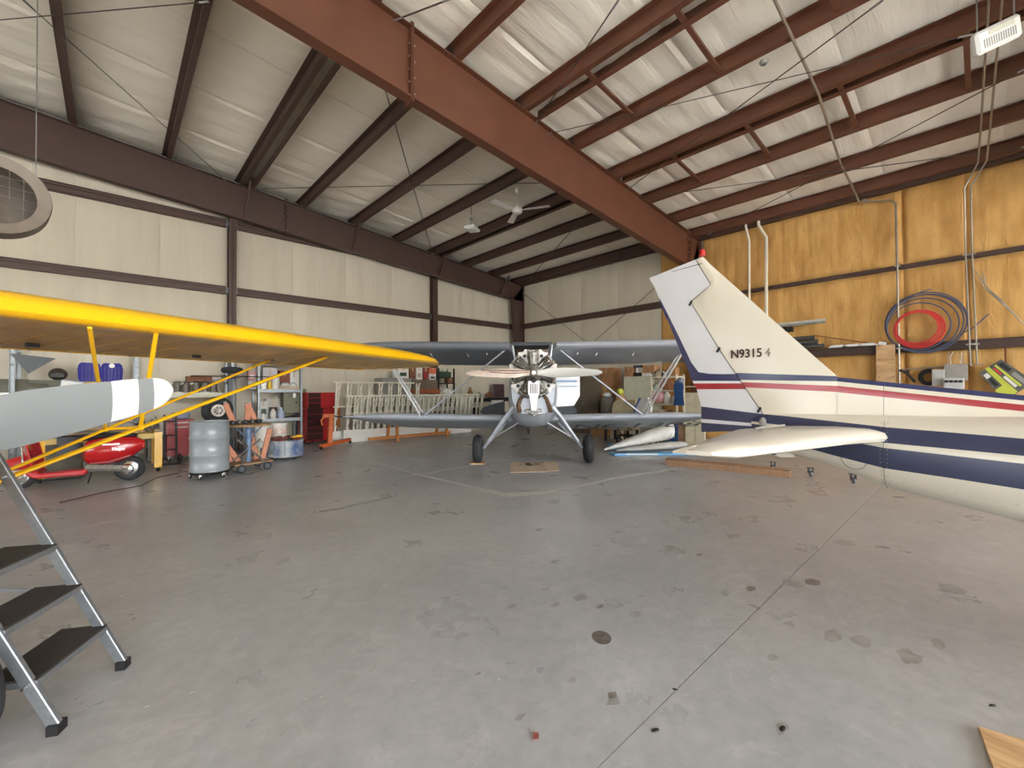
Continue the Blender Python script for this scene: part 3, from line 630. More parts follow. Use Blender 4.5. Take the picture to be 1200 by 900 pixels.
# engine
EC = Vector((.62, .0, 1.87)); eng = MB().lathe([(.0001, .30), (.05, .30), (.06, .22), (.10, .18), (.15, .10), (.19, .05), (.20, -.12), (.14, -.2), (.0001, -.22)], EC, (1, 0, 0), 24).build('crankcase', ALU, bp)
MB().lathe([(.60, -.20), (.60, -.185), (.20, -.185)], EC, (1, 0, 0), 7, sm=False)
for k in range(7):
    a = PI / 2 + 2 * PI * k / 7; d = Vector((0, math.cos(a), math.sin(a))); q = Vector((1, 0, 0)).cross(d)
    pr = [(.075, .16)]
    for i in range(9): r_ = .098 if i < 5 else .122; h0 = .19 + i * .0205; pr += [(r_, h0), (r_, h0 + .008), (.078, h0 + .009), (.078, h0 + .0195)]
    pr += [(.12, .38), (.12, .40), (.10, .43), (.05, .445), (.0001, .45)]
    cy = MB().lathe(pr, EC, d, 16, sm=False).build('cylinder', CAST if k else ALU, bp)
    for s in (-1, 1):
        MB().sph(EC + d * .44 + q * (s * .075) + Vector((.02, 0, 0)), .042, 10, (1.3, 1, 1)).build('rocker_box', ALU, cy)
        MB().tube(EC + d * .16 + q * (s * .03) + Vector((.10, 0, 0)), EC + d * .43 + q * (s * .075) + Vector((.06, 0, 0)), .010).build('pushrod_tube', STEEL, cy)
    MB().tube(EC + d * .38 + Vector((.05, 0, 0)), EC + d * .38 + Vector((.12, 0, 0)), .012).build('spark_plug', WHITE, cy)
    a2 = a + PI / 7; d2 = Vector((0, math.cos(a2), math.sin(a2))); q2 = Vector((1, 0, 0)).cross(d2)
    if k in (3,): continue
    # baffle plate between cylinders with two round holes
    bm_ = MB(); o_ = EC + Vector((-.10, 0, 0)); outer = []; 
    P_ = lambda u, v: o_ + d2 * v + q2 * u
    bm_.prism([P_(-.04, .22), P_(.04, .22), P_(.11, .46), P_(.08, .51), P_(0, .48), P_(-.08, .51), P_(-.11, .46)], (.012, 0, 0)); pl_ = bm_.build('baffle_plate', WHITE, bp)
    MB().lathe([(.035, -.01), (.035, .012), (.0001, .012)], P_(0, .39), (1, 0, 0), 14).build('baffle_hole', BLACK, pl_)
    MB().tube(P_(.1, .2) + Vector((-.06, 0, 0)), P_(.1, .42) + Vector((-.06, 0, 0)), .028).build('intake_pipe', CAST, bp)
MB().ring(EC + Vector((-.13, 0, 0)), .46, .02, (1, 0, 0), n=35, m=6).build('engine_ring', SHEET, bp)
MB().lathe([(.43, -.25), (.46, -.2), (.46, -.02), (.0001, -.02)], EC - Vector((.12, 0, .05)), (1, 0, 0), 24, sm=False).build('firewall', DKGREY, bp)
# oil cooler tank
b = MB().loft([[Vector((.84 + dx, y, z)) for y, z, dx in ((-w_, zz, 0), (w_, zz, 0), (w_, zz, -.12), (-w_, zz, -.12))] for zz, w_ in ((1.72, .10), (1.68, .115), (1.47, .115), (1.43, .09), (1.16, .055), (1.14, .05))], sm=False)
oc = b.build('oil_cooler', SHEET, bp, bevel=.008)
for i in range(6): MB().box((.846, -.065 + .026 * i, 1.57), (.012, .011, .19)).build('cooler_fin', BROWNB if i % 2 else BLACK, oc)
MB().lathe([(.05, 0), (.05, .07), (.03, .09), (.0001, .09)], (.78, 0, 1.73), (1, 0, 0), 14).build('magneto_drive', BLACK, bp)
for s in (-1, 1):
    MB().path([(.62, s * .2, 1.44), (.66, s * .26, 1.36), (.72, s * .30, 1.24), (.78, s * (.27 if s < 0 else .33), 1.12)], .042, 10, rr=[.034, .04, .044, .046]).build('exhaust_stub', BRONZE, bp)
    MB().tube((.55, s * .28, 1.86 - .1), (.62, s * .12, 1.86 - .08), .045).build('carburettor_duct', SHEET, bp)
MB().box((.45, 0, 1.13), (.3, .34, .05)).build('lower_cowl', ALU, bp, bevel=.01)
MB().path([(.5, -.1, 1.08), (.55, 0, 1.03), (.5, .1, 1.08)], .018, 8).build('exhaust_clamp', STEEL, bp)
# propeller, almost level
def blade(s, m):
    secs = []
    for t, c, th, tw_ in ((.02, .05, .05, 60), (.12, .06, .05, 50), (.25, .10, .04, 38), (.45, .115, .028, 28), (.7, .105, .018, 20), (.9, .08, .012, 16), (.97, .055, .008, 15), (1.0, .015, .004, 15)):
        a = math.radians(tw_ + 25) * (1 if s > 0 else 1); r = 1.30 * t
        ux = Vector((math.cos(a), 0, math.sin(a) * (1 if s > 0 else -1))); uz = Vector((-math.sin(a) * (1 if s > 0 else -1), 0, math.cos(a)))
        ux = Vector((math.cos(a) * (1 if s > 0 else -1), 0, math.sin(a)));  uz = Vector((math.sin(a), 0, -math.cos(a) * (1 if s > 0 else -1)))
        secs.append([Vector((.94, s * r, 1.87 - .02 * s * 0)) + ux * (c * u) + uz * (th * v) for u, v in ((1, 0), (.7, .5), (0, .7), (-.7, .4), (-1, 0), (-.7, -.3), (0, -.4), (.7, -.3))])
    return MB().loft(secs if s > 0 else secs[::-1]).build('propeller_blade', m, bp)
blade(1, WHITE); pbl = blade(-1, mat('pale_pink_wood', (226, 210, 198), .4, coat=.3))
pbl['label'] = 'pale pinkish blade with brown edge lines'
for dz, y1 in ((.022, 1.0), (-.012, .85)): MB().path([(.985, -.1, 1.885 + dz), (.975, -.5, 1.88 + dz * 1.6), (.965, -y1, 1.905 + dz)], .006, 5).build('edge_line', RUST, pbl)
MB().lathe([(.0001, -.09), (.075, -.08), (.085, 0), (.075, .05), (.045, .06), (.045, .075), (.0001, .08)], (.94, 0, 1.87), (1, 0, 0), 18).build('propeller_hub', CAST, bp)
MB().lathe([(.0001, 0), (.04, 0), (.04, .015), (.0001, .017)], (1.02, 0, 1.87), (1, 0, 0), 14).build('hub_cap', WHITE, bp)
# underside registration outline on the lower wing
M0 = mw(bp); wp = lambda x, y: M0 @ Vector((-.18 - x * math.cos(.25), y, LZ + .02 * (y - .36) - x * math.sin(.25) - .036))
LETM = mat('wing_letters', (88, 90, 98), .5)
o0 = wp(1.12, .95); ob = wp(1.12, 3.4); oc_ = wp(.3, .95)
text_at('NC1408', .86, o0 - Vector((0, 0, .012)), ob - o0, oc_ - o0, LETM, bp, 'underwing_letters', bold=-.0, sx=1.0, ext=.002)

# ================================================================== YELLOW AIRPLANE (left)
LAT = Vector((.885, .465, 0)); FWD = Vector((.465, -.885, 0)); UPV = Vector((0, 0, 1))
YC = Vector((-1.13, 3.29, 0)); ya = thing('yellow_airplane', 'yellow high-wing airplane reaching in from the left with struts and grey propeller', 'airplane', YC)
T0 = Vector((-.495, 4.031, 2.02)); 
def yp(lat, aft, z): return YC + LAT * lat - FWD * aft + UPV * z
LE0 = (T0 - YC).dot(LAT), -(T0 - YC).dot(FWD)     # leading edge reference
LE_AFT = LE0[1]; _v = ray(507, 416); SPAN = ((CAMV + _v * ((YC - FWD * (LE_AFT + .55) - CAMV).dot(FWD) / _v.dot(FWD))) - YC).dot(LAT)
secs = []; inc = .075
for t in (0, .2, .4, .6, .7, .78, .85, .9, .94, .965, .985, .995, 1.0):
    lat = lerp(.35, SPAN, t); c = 1.6; xo = 0
    if t > .75: q = (t - .75) / .25; c = 1.6 * max(.06, (1 - q ** 3.2)) ; xo = 1.6 * .36 * q ** 4
    th = .19 * (1 if t < .6 else max(.05, (1 - ((t - .6) / .4) ** 2.4) ** .6))
    af = [(0, .0), (.006, .30), (.03, .56), (.1, .82), (.28, 1.0), (.6, .72), (1, .05), (1, 0), (.75, -.02), (.4, -.03), (.15, -.06), (.05, -.16), (.015, -.14)]
    secs.append([yp(lat, LE_AFT + xo + u * c, 2.055 + v * th - (xo + u * c) * inc) for u, v in af])
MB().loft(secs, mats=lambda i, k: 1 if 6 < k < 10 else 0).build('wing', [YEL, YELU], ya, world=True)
# ribs show through the underside; trailing edge and aileron
for k in range(24):
    lat = lerp(.9, SPAN - .25, k / 23)
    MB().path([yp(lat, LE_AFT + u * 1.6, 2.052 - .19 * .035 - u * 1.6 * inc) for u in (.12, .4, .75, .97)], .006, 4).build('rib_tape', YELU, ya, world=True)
MB().path([yp(lerp(.35, SPAN - .75, t), LE_AFT + 1.6, 2.055 - 1.6 * inc + .006) for t in (0, .5, 1)], .014, 6).build('trailing_edge', YEL, ya, world=True)
for lat in (1.55, 2.9): MB().box(yp(lat, LE_AFT + 1.2, 2.055 - 1.2 * inc - .02), (.08, .03, .03), rz=.48).build('aileron_hinge', BLACK, ya, world=True)
# struts meet at the lower fuselage
SB = yp(.36, .35, .62)
def on_wing(px, py, aft): # sight line meets the underside plane
    v = ray(px, py); z = 2.03 - (aft - LE_AFT) * inc; return CAMV + v * ((z - CAM_H) / v.z)
F1 = on_wing(384, 418, LE_AFT + .2); R1 = on_wing(316, 422, LE_AFT + 1.0)
SBf = on_z(-60, 600, .62) if False else SB
def strut_base(P, px, py, lat=.36):   # line from P down to the fuselage side through the sight line of (px,py)
    n = ray(px, py).cross(P - CAMV); # plane holding camera, P, pixel
    d = P - CAMV
    # point on plane (p-YC).LAT = lat inside that sight plane, at z=.62
    # unknown aft: solve n.(yp(lat,a,z)-CAMV)=0 with z=.62
    q0 = yp(lat, 0, .62) - CAMV; q1 = yp(lat, 1, .62) - CAMV; a = -n.dot(q0) / (n.dot(q1) - n.dot(q0)); return yp(lat, a, .62)
B1 = strut_base(F1, 20, 556); B2 = strut_base(R1, 10, 551)
sf = MB().tube(B1, F1, .03, flat=.62).build('front_lift_strut', YEL, ya, world=True)
sr = MB().tube(B2, R1, .021, flat=.62).build('rear_lift_strut', YEL, ya, world=True)
MB().box(F1, (.10, .03, .03)).build('strut_fitting', BLACK, ya, world=True); MB().box(R1, (.10, .03, .03)).build('strut_fitting', BLACK, ya, world=True)
def near_on(A, B, px, py):
    n = ray(px, py); best = min((((A.lerp(B, i / 400) - CAMV).normalized() - n.normalized()).length, i) for i in range(401)); return A.lerp(B, best[1] / 400)
J1 = near_on(B1, F1, 163, 498); J2 = near_on(B2, R1, 121, 499)
MB().tube(J1, on_wing(183, 391, LE_AFT + .2), .017, flat=.6).build('front_jury_strut', YEL, ya, world=True)
MB().tube(J2, on_wing(105, 384, LE_AFT + .95), .013, flat=.6).build('rear_jury_strut', YEL, ya, world=True)
MB().tube(J1, J2, .012).build('jury_cross_tube', YEL, ya, world=True)
MB().sph(J1, .03, 8).build('strut_clamp', YEL, ya, world=True); MB().sph(J2, .024, 8).build('strut_clamp', YEL, ya, world=True)
# fuselage (left of the picture)
rg = []
for aft, hw, z0, z1 in ((-.82, .12, 1.25, 1.6), (-.78, .34, 1.02, 1.72), (-.1, .36, .72, 1.78), (.4, .37, .66, 2.16), (1.6, .36, .62, 2.12), (3.2, .24, .52, 1.5), (5.2, .05, .42, .95)):
    r = []
    for k in range(16):
        t = 2 * PI * k / 16; c, s_ = math.cos(t), math.sin(t); r.append(yp(hw * math.copysign(abs(c) ** .6, c), aft, (z0 + z1) / 2 + (z1 - z0) / 2 * math.copysign(abs(s_) ** .7, s_)))
    rg.append(r)
MB().loft(rg).build('fuselage', YEL, ya, world=True)
for s in (-1, 1):
    hub = Vector((-.492, 3.0, .25)) if s > 0 else yp(-.9, .0, .25)
    t_ = MB().ring(hub, .155, .095, LAT, n=28, m=10).build('tyre', RUB, ya, world=True)
    MB().lathe([(.0001, -.09), (.09, -.07), (.12, -.05), (.12, .05), (.09, .07), (.0001, .09)], hub, LAT, 16).build('wheel_hub', YEL, t_, world=True)
    MB().tube(hub, yp(s * .34, .1, .72), .025).build('gear_leg', YEL, ya, world=True)
# propeller: blade tip in view
HUB = Vector((-.74, 2.14, 1.335))
tipP = CAMV + ray(203, 457) * 2.103
dirp = (tipP - HUB).normalized(); Rr = (tipP - HUB).length
def pblade(sgn):
    rows = []; prof = [(.04, .05, .04), (.12, .05, .04), (.22, .09, .032), (.36, .125, .026), (.52, .132, .02), (.66, .120, .016)]
    q = [(.77, .104, .014), (.8, .102, .013), (.862, .094, .012), (.865, .0935, .012), (.885, .091, .011), (.90, .088, .011), (.92, .083, .0105), (.935, .079, .010), (.95, .073, .010), (.965, .064, .009), (.98, .05, .008), (.992, .031, .006), (1.0, .008, .004)]
    prof += q
    wv = (UPV - dirp * UPV.dot(dirp)).normalized(); fv = dirp.cross(wv)
    for t, c, th in prof:
        a = math.radians(lerp(42, 14, t)); cv = wv * math.cos(a) + fv * math.sin(a); nv = fv * math.cos(a) - wv * math.sin(a)
        rows.append([HUB + dirp * (sgn * Rr * t) + cv * (c * u * .92) + nv * (th * v) for u, v in ((1, 0), (.7, .5), (0, .8), (-.7, .45), (-1, 0), (-.7, -.35), (0, -.5), (.7, -.35))])
    def mf(i, k): t = (prof[i][0] + prof[i + 1][0]) / 2; return 1 if (.77 < t < .862 or t > .92) else 0
    return MB().loft(rows if sgn > 0 else rows[::-1], mats=mf if sgn > 0 else None).build('propeller_blade', [GREYP, WHITE], ya, world=True)
pblade(1); pblade(-1)
MB().lathe([(.0001, .1), (.08, .1), (.08, -.45), (.0001, -.45)], HUB, FWD, 16).build('propeller_hub', STEEL, ya, world=True)
# ================================================================== CLUTTER ALONG THE LEFT WALL
TAPE = mat('packing_tape', (196, 176, 140), .35)
PRINT = mat('box_print', (70, 70, 74), .7)
def px_rect(px0, py0, px1, py1, Y):
    a = on_y(px0, (py0 + py1) / 2, Y); c = on_y(px1, (py0 + py1) / 2, Y); xm = (px0 + px1) / 2
    return a.x, c.x, on_y(xm, py1, Y).z, on_y(xm, py0, Y).z
def carton(name, label, cat, x0, x1, z0, z1, Y, dep, m, group=None, m2=None, kind='box', rz=0):
    """box standing at front plane Y (facing the camera), reaching back by dep"""
    w_, h_ = x1 - x0, z1 - z0; t = thing(name, label, cat, ((x0 + x1) / 2, Y + dep / 2, z0), rz, group)
    MB().boxb((-w_ / 2, -dep / 2, 0), (w_ / 2, dep / 2, h_)).build('body', m, t, bevel=.004)
    if kind == 'box':
        MB().boxb((-.02, -dep / 2 - .001, h_ * .7), (.02, dep / 2 + .001, h_ + .001)).build('tape', TAPE, t)
        if m2: MB().boxb((-w_ * .3, -dep / 2 - .0015, h_ * .2), (w_ * .3, -dep / 2, h_ * .55)).build('printed_label', m2, t)
    elif kind == 'doors':
        for s in (-1, 1):
            d = MB().boxb((s * w_ / 4 - w_ * .235, -dep / 2 - .015, h_ * .02), (s * w_ / 4 + w_ * .235, -dep / 2, h_ * .98)).build('door', m, t, bevel=.003)
            MB().boxb((s * w_ * .04 - .012, -dep / 2 - .035, h_ * .48), (s * w_ * .04 + .012, -dep / 2 - .015, h_ * .56)).build('handle', CHROME, d)
    elif kind == 'front':
        d = MB().boxb((-w_ * .46, -dep / 2 - .012, h_ * .05), (w_ * .46, -dep / 2, h_ * .95)).build('door', m2 or m, t, bevel=.003)
        MB().boxb((w_ * .2, -dep / 2 - .03, h_ * .45), (w_ * .28, -dep / 2 - .012, h_ * .53)).build('handle', BLACK, d)
    return t
def pcarton(name, label, cat, rect, Y, dep, m, z0=None, **k):
    x0, x1, za, zb = px_rect(*rect, Y)
    if z0 is not None: za = z0
    return carton(name, label, cat, x0, x1, za, zb, Y, dep, m, **k)
def bottle(name, label, px, py, Y, h, r, m, mc=None, group=None, z=None, sh=.6, cat='bottle'):
    p = on_y(px, py, Y); zb = p.z if z is None else z; t = thing(name, label, cat, (p.x, Y, zb), 0, group)
    MB().lathe([(r * .95, 0), (r, .01), (r, h * sh), (r * .45, h * .82), (r * .42, h * .9)], n=14).build('body', m, t)
    MB().lathe([(r * .5, h * .88), (r * .5, h), (.0001, h)], n=12).build('cap', mc or BLACK, t); return t
def bucket(name, label, p, h, r, m, z=0, lid=WHITE, band=None, group=None, cat='bucket'):
    t = thing(name, label, cat, (p[0], p[1], z), 0, group)
    MB().lathe([(r * .86, 0), (r, h * .86), (r * 1.05, h * .86), (r * 1.05, h * .9), (r, h * .9), (r, h)], n=24).build('body', m, t)
    MB().lathe([(r * 1.04, h * .97), (r * 1.05, h * 1.02), (r * .95, h * 1.03), (.0001, h * 1.01)], n=24).build('lid', lid, t)
    if band: MB().lathe([(r * .915, h * .25), (r * .98, h * .68)], n=24).build('printed_band', band, t)
    MB().ring((0, -r * .2, h * .82), r * 1.04, .004, (0, -.75, .66), n=20, m=5, a0=PI, a1=2 * PI).build('bail_handle', STEEL, t)
    return t

# --- long storage rack
YR = 13.15
rk = thing('storage_rack', 'long grey steel storage rack along the wall behind the yellow wing', 'rack', (1.0, 13.6, 0))
zsh = on_y(100, 461, YR).z
xsA = [on_y(q, 460, YR).x for q in (-40, 14, 160, 273)]
for x in xsA:
    for y in (YR, YR + .85):
        p = MB().boxb((x - .04, y - .03, 0), (x - .032, y + .03, 3.0)); p.boxb((x + .032, y - .03, 0), (x + .04, y + .03, 3.0)); p.boxb((x - .04, y + .022, 0), (x + .04, y + .03, 3.0))
        p.build('upright', GALV, rk, world=True)
    for k in range(4): MB().bar((x, YR, .3 + .6 * k), (x, YR + .85, .6 + .6 * k), .02, .03).build('brace', GALV, rk, world=True)
MB().boxb((xsA[0], YR - .02, zsh - .12), (xsA[-1], YR, zsh)).build('beam', BEIGE, rk, world=True); MB().boxb((xsA[0], YR + .85, zsh - .12), (xsA[-1], YR + .87, zsh)).build('beam', WHITE, rk, world=True)
for i in range(3): MB().boxb((xsA[i] + .02, YR, zsh - .02), (xsA[i + 1] - .02, YR + .85, zsh)).build('shelf_board', PLANK, rk, world=True)
MB().boxb((xsA[1], YR, .45), (xsA[-1], YR + .85, .48)).build('shelf_board', PLANK, rk, world=True)
# things on it
def on_rack(name, label, cat, px, w_, m, parts, Y=YR + .35, z=None, rz=0, group=None):
    t = thing(name, label, cat, (on_y(px, 450, Y).x, Y, zsh if z is None else z), rz, group)
    for nm, mb, mm in parts: mb.build(nm, mm, t)
    return t
b = MB(); b.loft([[Vector((x, y, z)) for y, z in ((-.3 * s_, 0), (-.3 * s_, .14 * h_), (-.15 * s_, .3 * h_), (.15 * s_, .3 * h_), (.3 * s_, .14 * h_), (.3 * s_, 0))] for x, s_, h_ in ((-.62, .5, .5), (-.5, .9, 1), (.1, 1, 1), (.3, 1, .8), (.62, .8, .7))])
on_rack('engine_cowling', 'grey-green cowling shell lying on the rack at far left', 'cowling', 24, 1, 0, [('shell', b, GREYD), ('flange', MB().box((0, 0, .012), (1.26, .62, .02)), STEEL)])
on_rack('toolbox', 'grey-green flat case beside the cowling shell on rack', 'case', 55, .6, 0, [('body', MB().box((0, 0, .12), (.5, .4, .24)), GREYD), ('lid', MB().box((0, 0, .26), (.52, .42, .05)), GREYD), ('handle', MB().ring((0, -.22, .16), .05, .008, (0, 1, 0)), CHROME)])
b = MB().sph((0, 0, .13), .15, 14, (1, 1.1, .9))
on_rack('helmet', 'dark round helmet resting atop the grey-green case', 'helmet', 68, .3, 0, [('shell', b, mat('dark_olive', (60, 56, 48), .5)), ('visor', MB().box((0, -.14, .10), (.2, .05, .07)), BLACK)], z=zsh + .285)
on_rack('paint_tray_box', 'pale blue and white box tilted on the rack edge', 'box', 84, .3, 0, [('body', MB().box((0, 0, .14), (.34, .2, .26), R=Matrix.Rotation(.15, 3, 'Y')), mat('pale_blue_box', (168, 192, 214), .5)), ('label_panel', MB().box((0, -.105, .19), (.30, .006, .12), R=Matrix.Rotation(.15, 3, 'Y')), WHITE)], Y=YR + .15)
def blue_chair(px, lab, disc):
    b = MB()
    b.loft([[Vector((x * s_, -.04 - .05 * c_ + dy, z)) for x, dy in ((-1, .0), (-.6, .035), (0, .045), (.6, .035), (1, 0), (1, .03), (0, .075), (-1, .03))] for z, s_, c_ in ((.25, .15, 0), (.32, .18, .2), (.54, .19, 1), (.64, .17, 1.3), (.68, .13, 1.4))])
    g_ = MB()
    for k in range(5): g_.box((-.12 + .06 * k, -.10, .46), (.012, .02, .3))
    P = [('shell', b, PURP), ('rib', g_, PURP), ('foot', MB().box((0, .02, .13), (.26, .2, .26)), mat('ochre_plastic', (200, 170, 70), .5))]
    if disc: P.append(('disc_tag', MB().lathe([(.0001, 0), (.05, 0), (.05, .006), (.0001, .007)], (0, -.125, .62), (0, -1, 0), 16), WHITE))
    return on_rack('plastic_seat_shell', lab, 'seat', px, .4, 0, P, group=None)
blue_chair(105, 'blue plastic seat shell on rack, left of the pair', False)
blue_chair(131, 'blue plastic seat shell with a white disc on top edge', True)
on_rack('parts_tray', 'small brown parts tray between blue shells and rack post', 'tray', 146, .3, 0, [('body', MB().box((0, 0, .05), (.34, .3, .10)), CARD), ('spray_can', MB().lathe([(.03, .1), (.03, .22), (.012, .25), (.012, .28)], (-.12, 0, 0), n=10), BLACK)])
for i, (px, l) in enumerate(((208, 'greasy engine cylinder on rack nearest the propeller tip'), (218, 'greasy engine cylinder second along the rack shelf'), (230, 'pale aluminium cylinder in middle of rack row'), (240, 'finned cylinder below the brown carton, fourth in row'), (250, 'finned dark cylinder at right end of the rack row'))):
    pr = [(.06, 0)]
    for k in range(6): pr += [(.11, .02 + k * .035), (.11, .032 + k * .035), (.08, .034 + k * .035), (.08, .052 + k * .035)]
    pr += [(.09, .26), (.04, .28), (.0001, .28)]
    on_rack('engine_cylinder', l, 'cylinder', px, .2, 0, [('fins', MB().lathe(pr, (0, 0, 0), n=14, sm=False), CAST), ('flange', MB().box((0, 0, .01), (.2, .2, .02)), ALU), ('port_pipe', MB().tube((.05, -.05, .2), (.13, -.1, .24), .03), ALU)], rz=i * .5, Y=YR + .25, group='engine cylinders on the rack')
on_rack('carton', 'long brown carton lying across the engine cylinders', 'box', 233, .5, 0, [('body', MB().box((0, 0, .06), (.52, .3, .12)), BROWNB), ('tape', MB().box((0, 0, .122), (.05, .302, .004)), TAPE)], z=zsh + .285, Y=YR + .25)
on_rack('paper_roll', 'white folded sheets lying on rack beside the brown carton', 'sheets', 250, .5, 0, [('sheet', MB().box((0, 0, .02), (.5, .3, .015), R=Matrix.Rotation(.2, 3, 'Y')), WHITE), ('sheet', MB().box((.1, 0, .06), (.45, .28, .012), R=Matrix.Rotation(-.12, 3, 'Y')), WHITE)], z=zsh + .31, Y=YR + .4)
# black wooden propeller and tyre on top of pallet at the post
t = thing('spare_propeller', 'long black spare propeller lying flat at the dark rack post', 'propeller', (on_y(272, 441, YR - .25).x, YR - .25, on_y(272, 441, YR - .25).z))
MB().loft([[Vector((x, -c, -.01)), Vector((x, 0, .012)), Vector((x, c, .01)), Vector((x, 0, -.015))] for x, c in ((-.85, .02), (-.6, .07), (-.15, .05), (0, .06), (.15, .05), (.6, .07), (.85, .02))]).build('blade', BLACK, t); MB().lathe([(.06, -.03), (.06, .03), (.0001, .03)], n=14).build('hub', BLACK, t)
t = thing('small_tire', 'black tyre lying flat above the long black propeller', 'tyre', (on_y(272, 438, YR - .25).x, YR - .25, on_y(272, 438, YR - .25).z + .03)); MB().ring((0, 0, .06), .17, .075, n=24, m=8).build('rubber', RUB, t); MB().lathe([(.0001, .02), (.11, .02), (.11, .1), (.0001, .1)], n=16).build('rim', DKGREY, t)
po_ = thing('prop_stand', 'dark narrow post stand carrying the tyre and black propeller', 'stand', (on_y(270, 500, YR - .25).x, YR - .25, 0)); zz_ = on_y(272, 441, YR - .25).z - .03
MB().boxb((-.05, -.05, .06), (.05, .05, zz_)).build('post', DKGREY, po_); MB().boxb((-.3, -.3, 0), (.3, .3, .06)).build('base', DKGREY, po_); MB().lathe([(.0001, 0), (.2, 0), (.2, .02), (.0001, .02)], (0, 0, zz_ - .02), n=16).build('plate', DKGREY, po_)

# --- grey shelf unit with goods
YS_ = 13.3
xa, xb = on_y(303, 480, YS_).x, on_y(353, 480, YS_).x
sh = thing('shelf_unit', 'grey steel shelf unit packed with boxes left of red tool chest', 'shelf', ((xa + xb) / 2, YS_ + .3, 0))
for x in (xa, xb):
    for y in (YS_, YS_ + .6): MB().boxb((x - .03, y - .01, 0), (x + .03, y + .01, 2.75)).boxb((x - .03, y - .01, 0), (x - .022, y + .05, 2.75)).build('post', GALV, sh, world=True)
SZ = [on_y(328, q, YS_).z for q in (490, 456)] + [2.35, .12]
for z in SZ: MB().boxb((xa, YS_ - .02, z - .09), (xb, YS_, z)).build('shelf_edge', GALV, sh, world=True); MB().boxb((xa, YS_, z - .02), (xb, YS_ + .62, z)).build('shelf_board', WOOD, sh, world=True)
MB().bar((xa, YS_ + .62, .3), (xb, YS_ + .62, 2.3), .01, .03).build('cross_brace', GALV, sh, world=True)
pcarton('carton', 'grey printed carton stack on the middle shelf', 'box', (312, 467, 328, 488), YS_ + .3, .28, mat('printed_carton', (186, 182, 178), .6), z0=SZ[0], m2=PRINT)
pcarton('carton', 'pale cluttered carton at left of the middle shelf', 'box', (304, 470, 314, 488), YS_ + .12, .25, mat('pale_box', (200, 204, 202), .6), z0=SZ[0], m2=GREEN)
bottle('jar', 'squat white tub at left front of middle shelf', 308, 488, YS_ + .04, .14, .09, WHITE, WHITE, z=SZ[0], sh=.85, cat='jar'); bottle('bottle', 'white bottle with dark cap on middle shelf', 320, 488, YS_ + .05, .30, .08, WHITE, BROWNB, z=SZ[0]); bottle('bottle', 'white and blue bottle on middle shelf', 329, 488, YS_ + .05, .30, .09, mat('pale_blue_bottle', (176, 190, 222), .3), WHITE, z=SZ[0])
pcarton('toolbox', 'olive grey metal case standing tall at right of middle shelf', 'case', (332, 459, 352, 483), YS_ + .25, .2, RIBG, z0=SZ[0] + .12, kind='front')
t = thing('tool_pile', 'dark wrenches piled at right end of middle shelf', 'tools', (on_y(341, 487, YS_ + .1).x, YS_ + .1, SZ[0]))
for k in range(5): MB().tube((-.25 + .08 * k, -.05, .015 + .012 * k), (.15 + .02 * k, .08 - .04 * k, .03 + .012 * k), .013).build('wrench', BLACK, t)
pcarton('carton', 'thin white carton at left end of upper shelf', 'box', (306, 447, 312, 456), YS_ + .05, .2, WHITE, z0=SZ[1]); bottle('bottle', 'small yellow bottle on upper shelf', 316, 455, YS_ + .06, .26, .055, mat('yellow_bottle', (236, 200, 60), .4), RED, z=SZ[1], sh=.8); bottle('bottle', 'tall white cylinder on the upper shelf', 323, 455, YS_ + .1, .40, .10, WHITE, WHITE, z=SZ[1], sh=.9)
pcarton('carton', 'reddish brown carton standing behind wrapped parts, upper shelf', 'box', (328, 434, 340, 452), YS_ + .3, .25, mat('red_brown_box', (136, 72, 56), .6), z0=SZ[1]); pcarton('carton', 'large pale carton beneath yellow strut on upper shelf', 'box', (308, 431, 325, 447), YS_ + .35, .25, mat('lilac_box', (204, 200, 206), .6), z0=SZ[1]); pcarton('carton', 'white printed carton at right of upper shelf', 'box', (339, 436, 350, 448), YS_ + .35, .22, WHITE, z0=SZ[1])
t = thing('wrapped_parts', 'clear wrapped parts in a shallow box on upper shelf', 'parts', (on_y(338, 454, YS_ + .12).x, YS_ + .12, SZ[1])); MB().boxb((-.25, -.1, 0), (.25, .12, .09)).build('tray', CARDL, t); MB().sph((-.08, 0, .12), .1, 10, (1.3, .8, .7)).sph((.12, 0, .12), .09, 10, (1.2, .8, .8)).build('wrapping', CLEAR, t)
pcarton('carton', 'pink and white cartons stacked left of shelf post', 'box', (291, 434, 300, 446), YS_ + .3, .2, mat('pink_carton', (206, 150, 150), .6), z0=SZ[1]+.25, m2=WHITE)
pcarton('carton', 'dull white carton under the pink one left of shelf post', 'box', (291, 446, 300, 456), YS_ + .3, .2, mat('dull_white', (190, 190, 192), .6), z0=SZ[1]+.0, m2=PRINT)
t = thing('lamp_pull', 'small white socket hanging from the upper shelf edge', 'lamp', (on_y(345, 463, YS_ - .03).x, YS_ - .03, on_y(345, 466, YS_ - .03).z)); MB().lathe([(.045, 0), (.05, .06), (.04, .12), (.01, .14)], n=12).build('socket', WHITE, t); MB().tube((0, 0, .14), (0, .03, .24), .006).build('cord', BLACK, t)
pcarton('metal_sheet', 'olive metal sheet leaning behind shelf unit beside tool chest', 'panel', (345, 456, 359, 480), YL - .28, .03, RIBG, z0=.9, kind='x'); pcarton('metal_sheet', 'dark grey metal sheet leaning below the olive sheet', 'panel', (347, 480, 360, 512), YL - .33, .03, DKGREY, z0=0, kind='x')
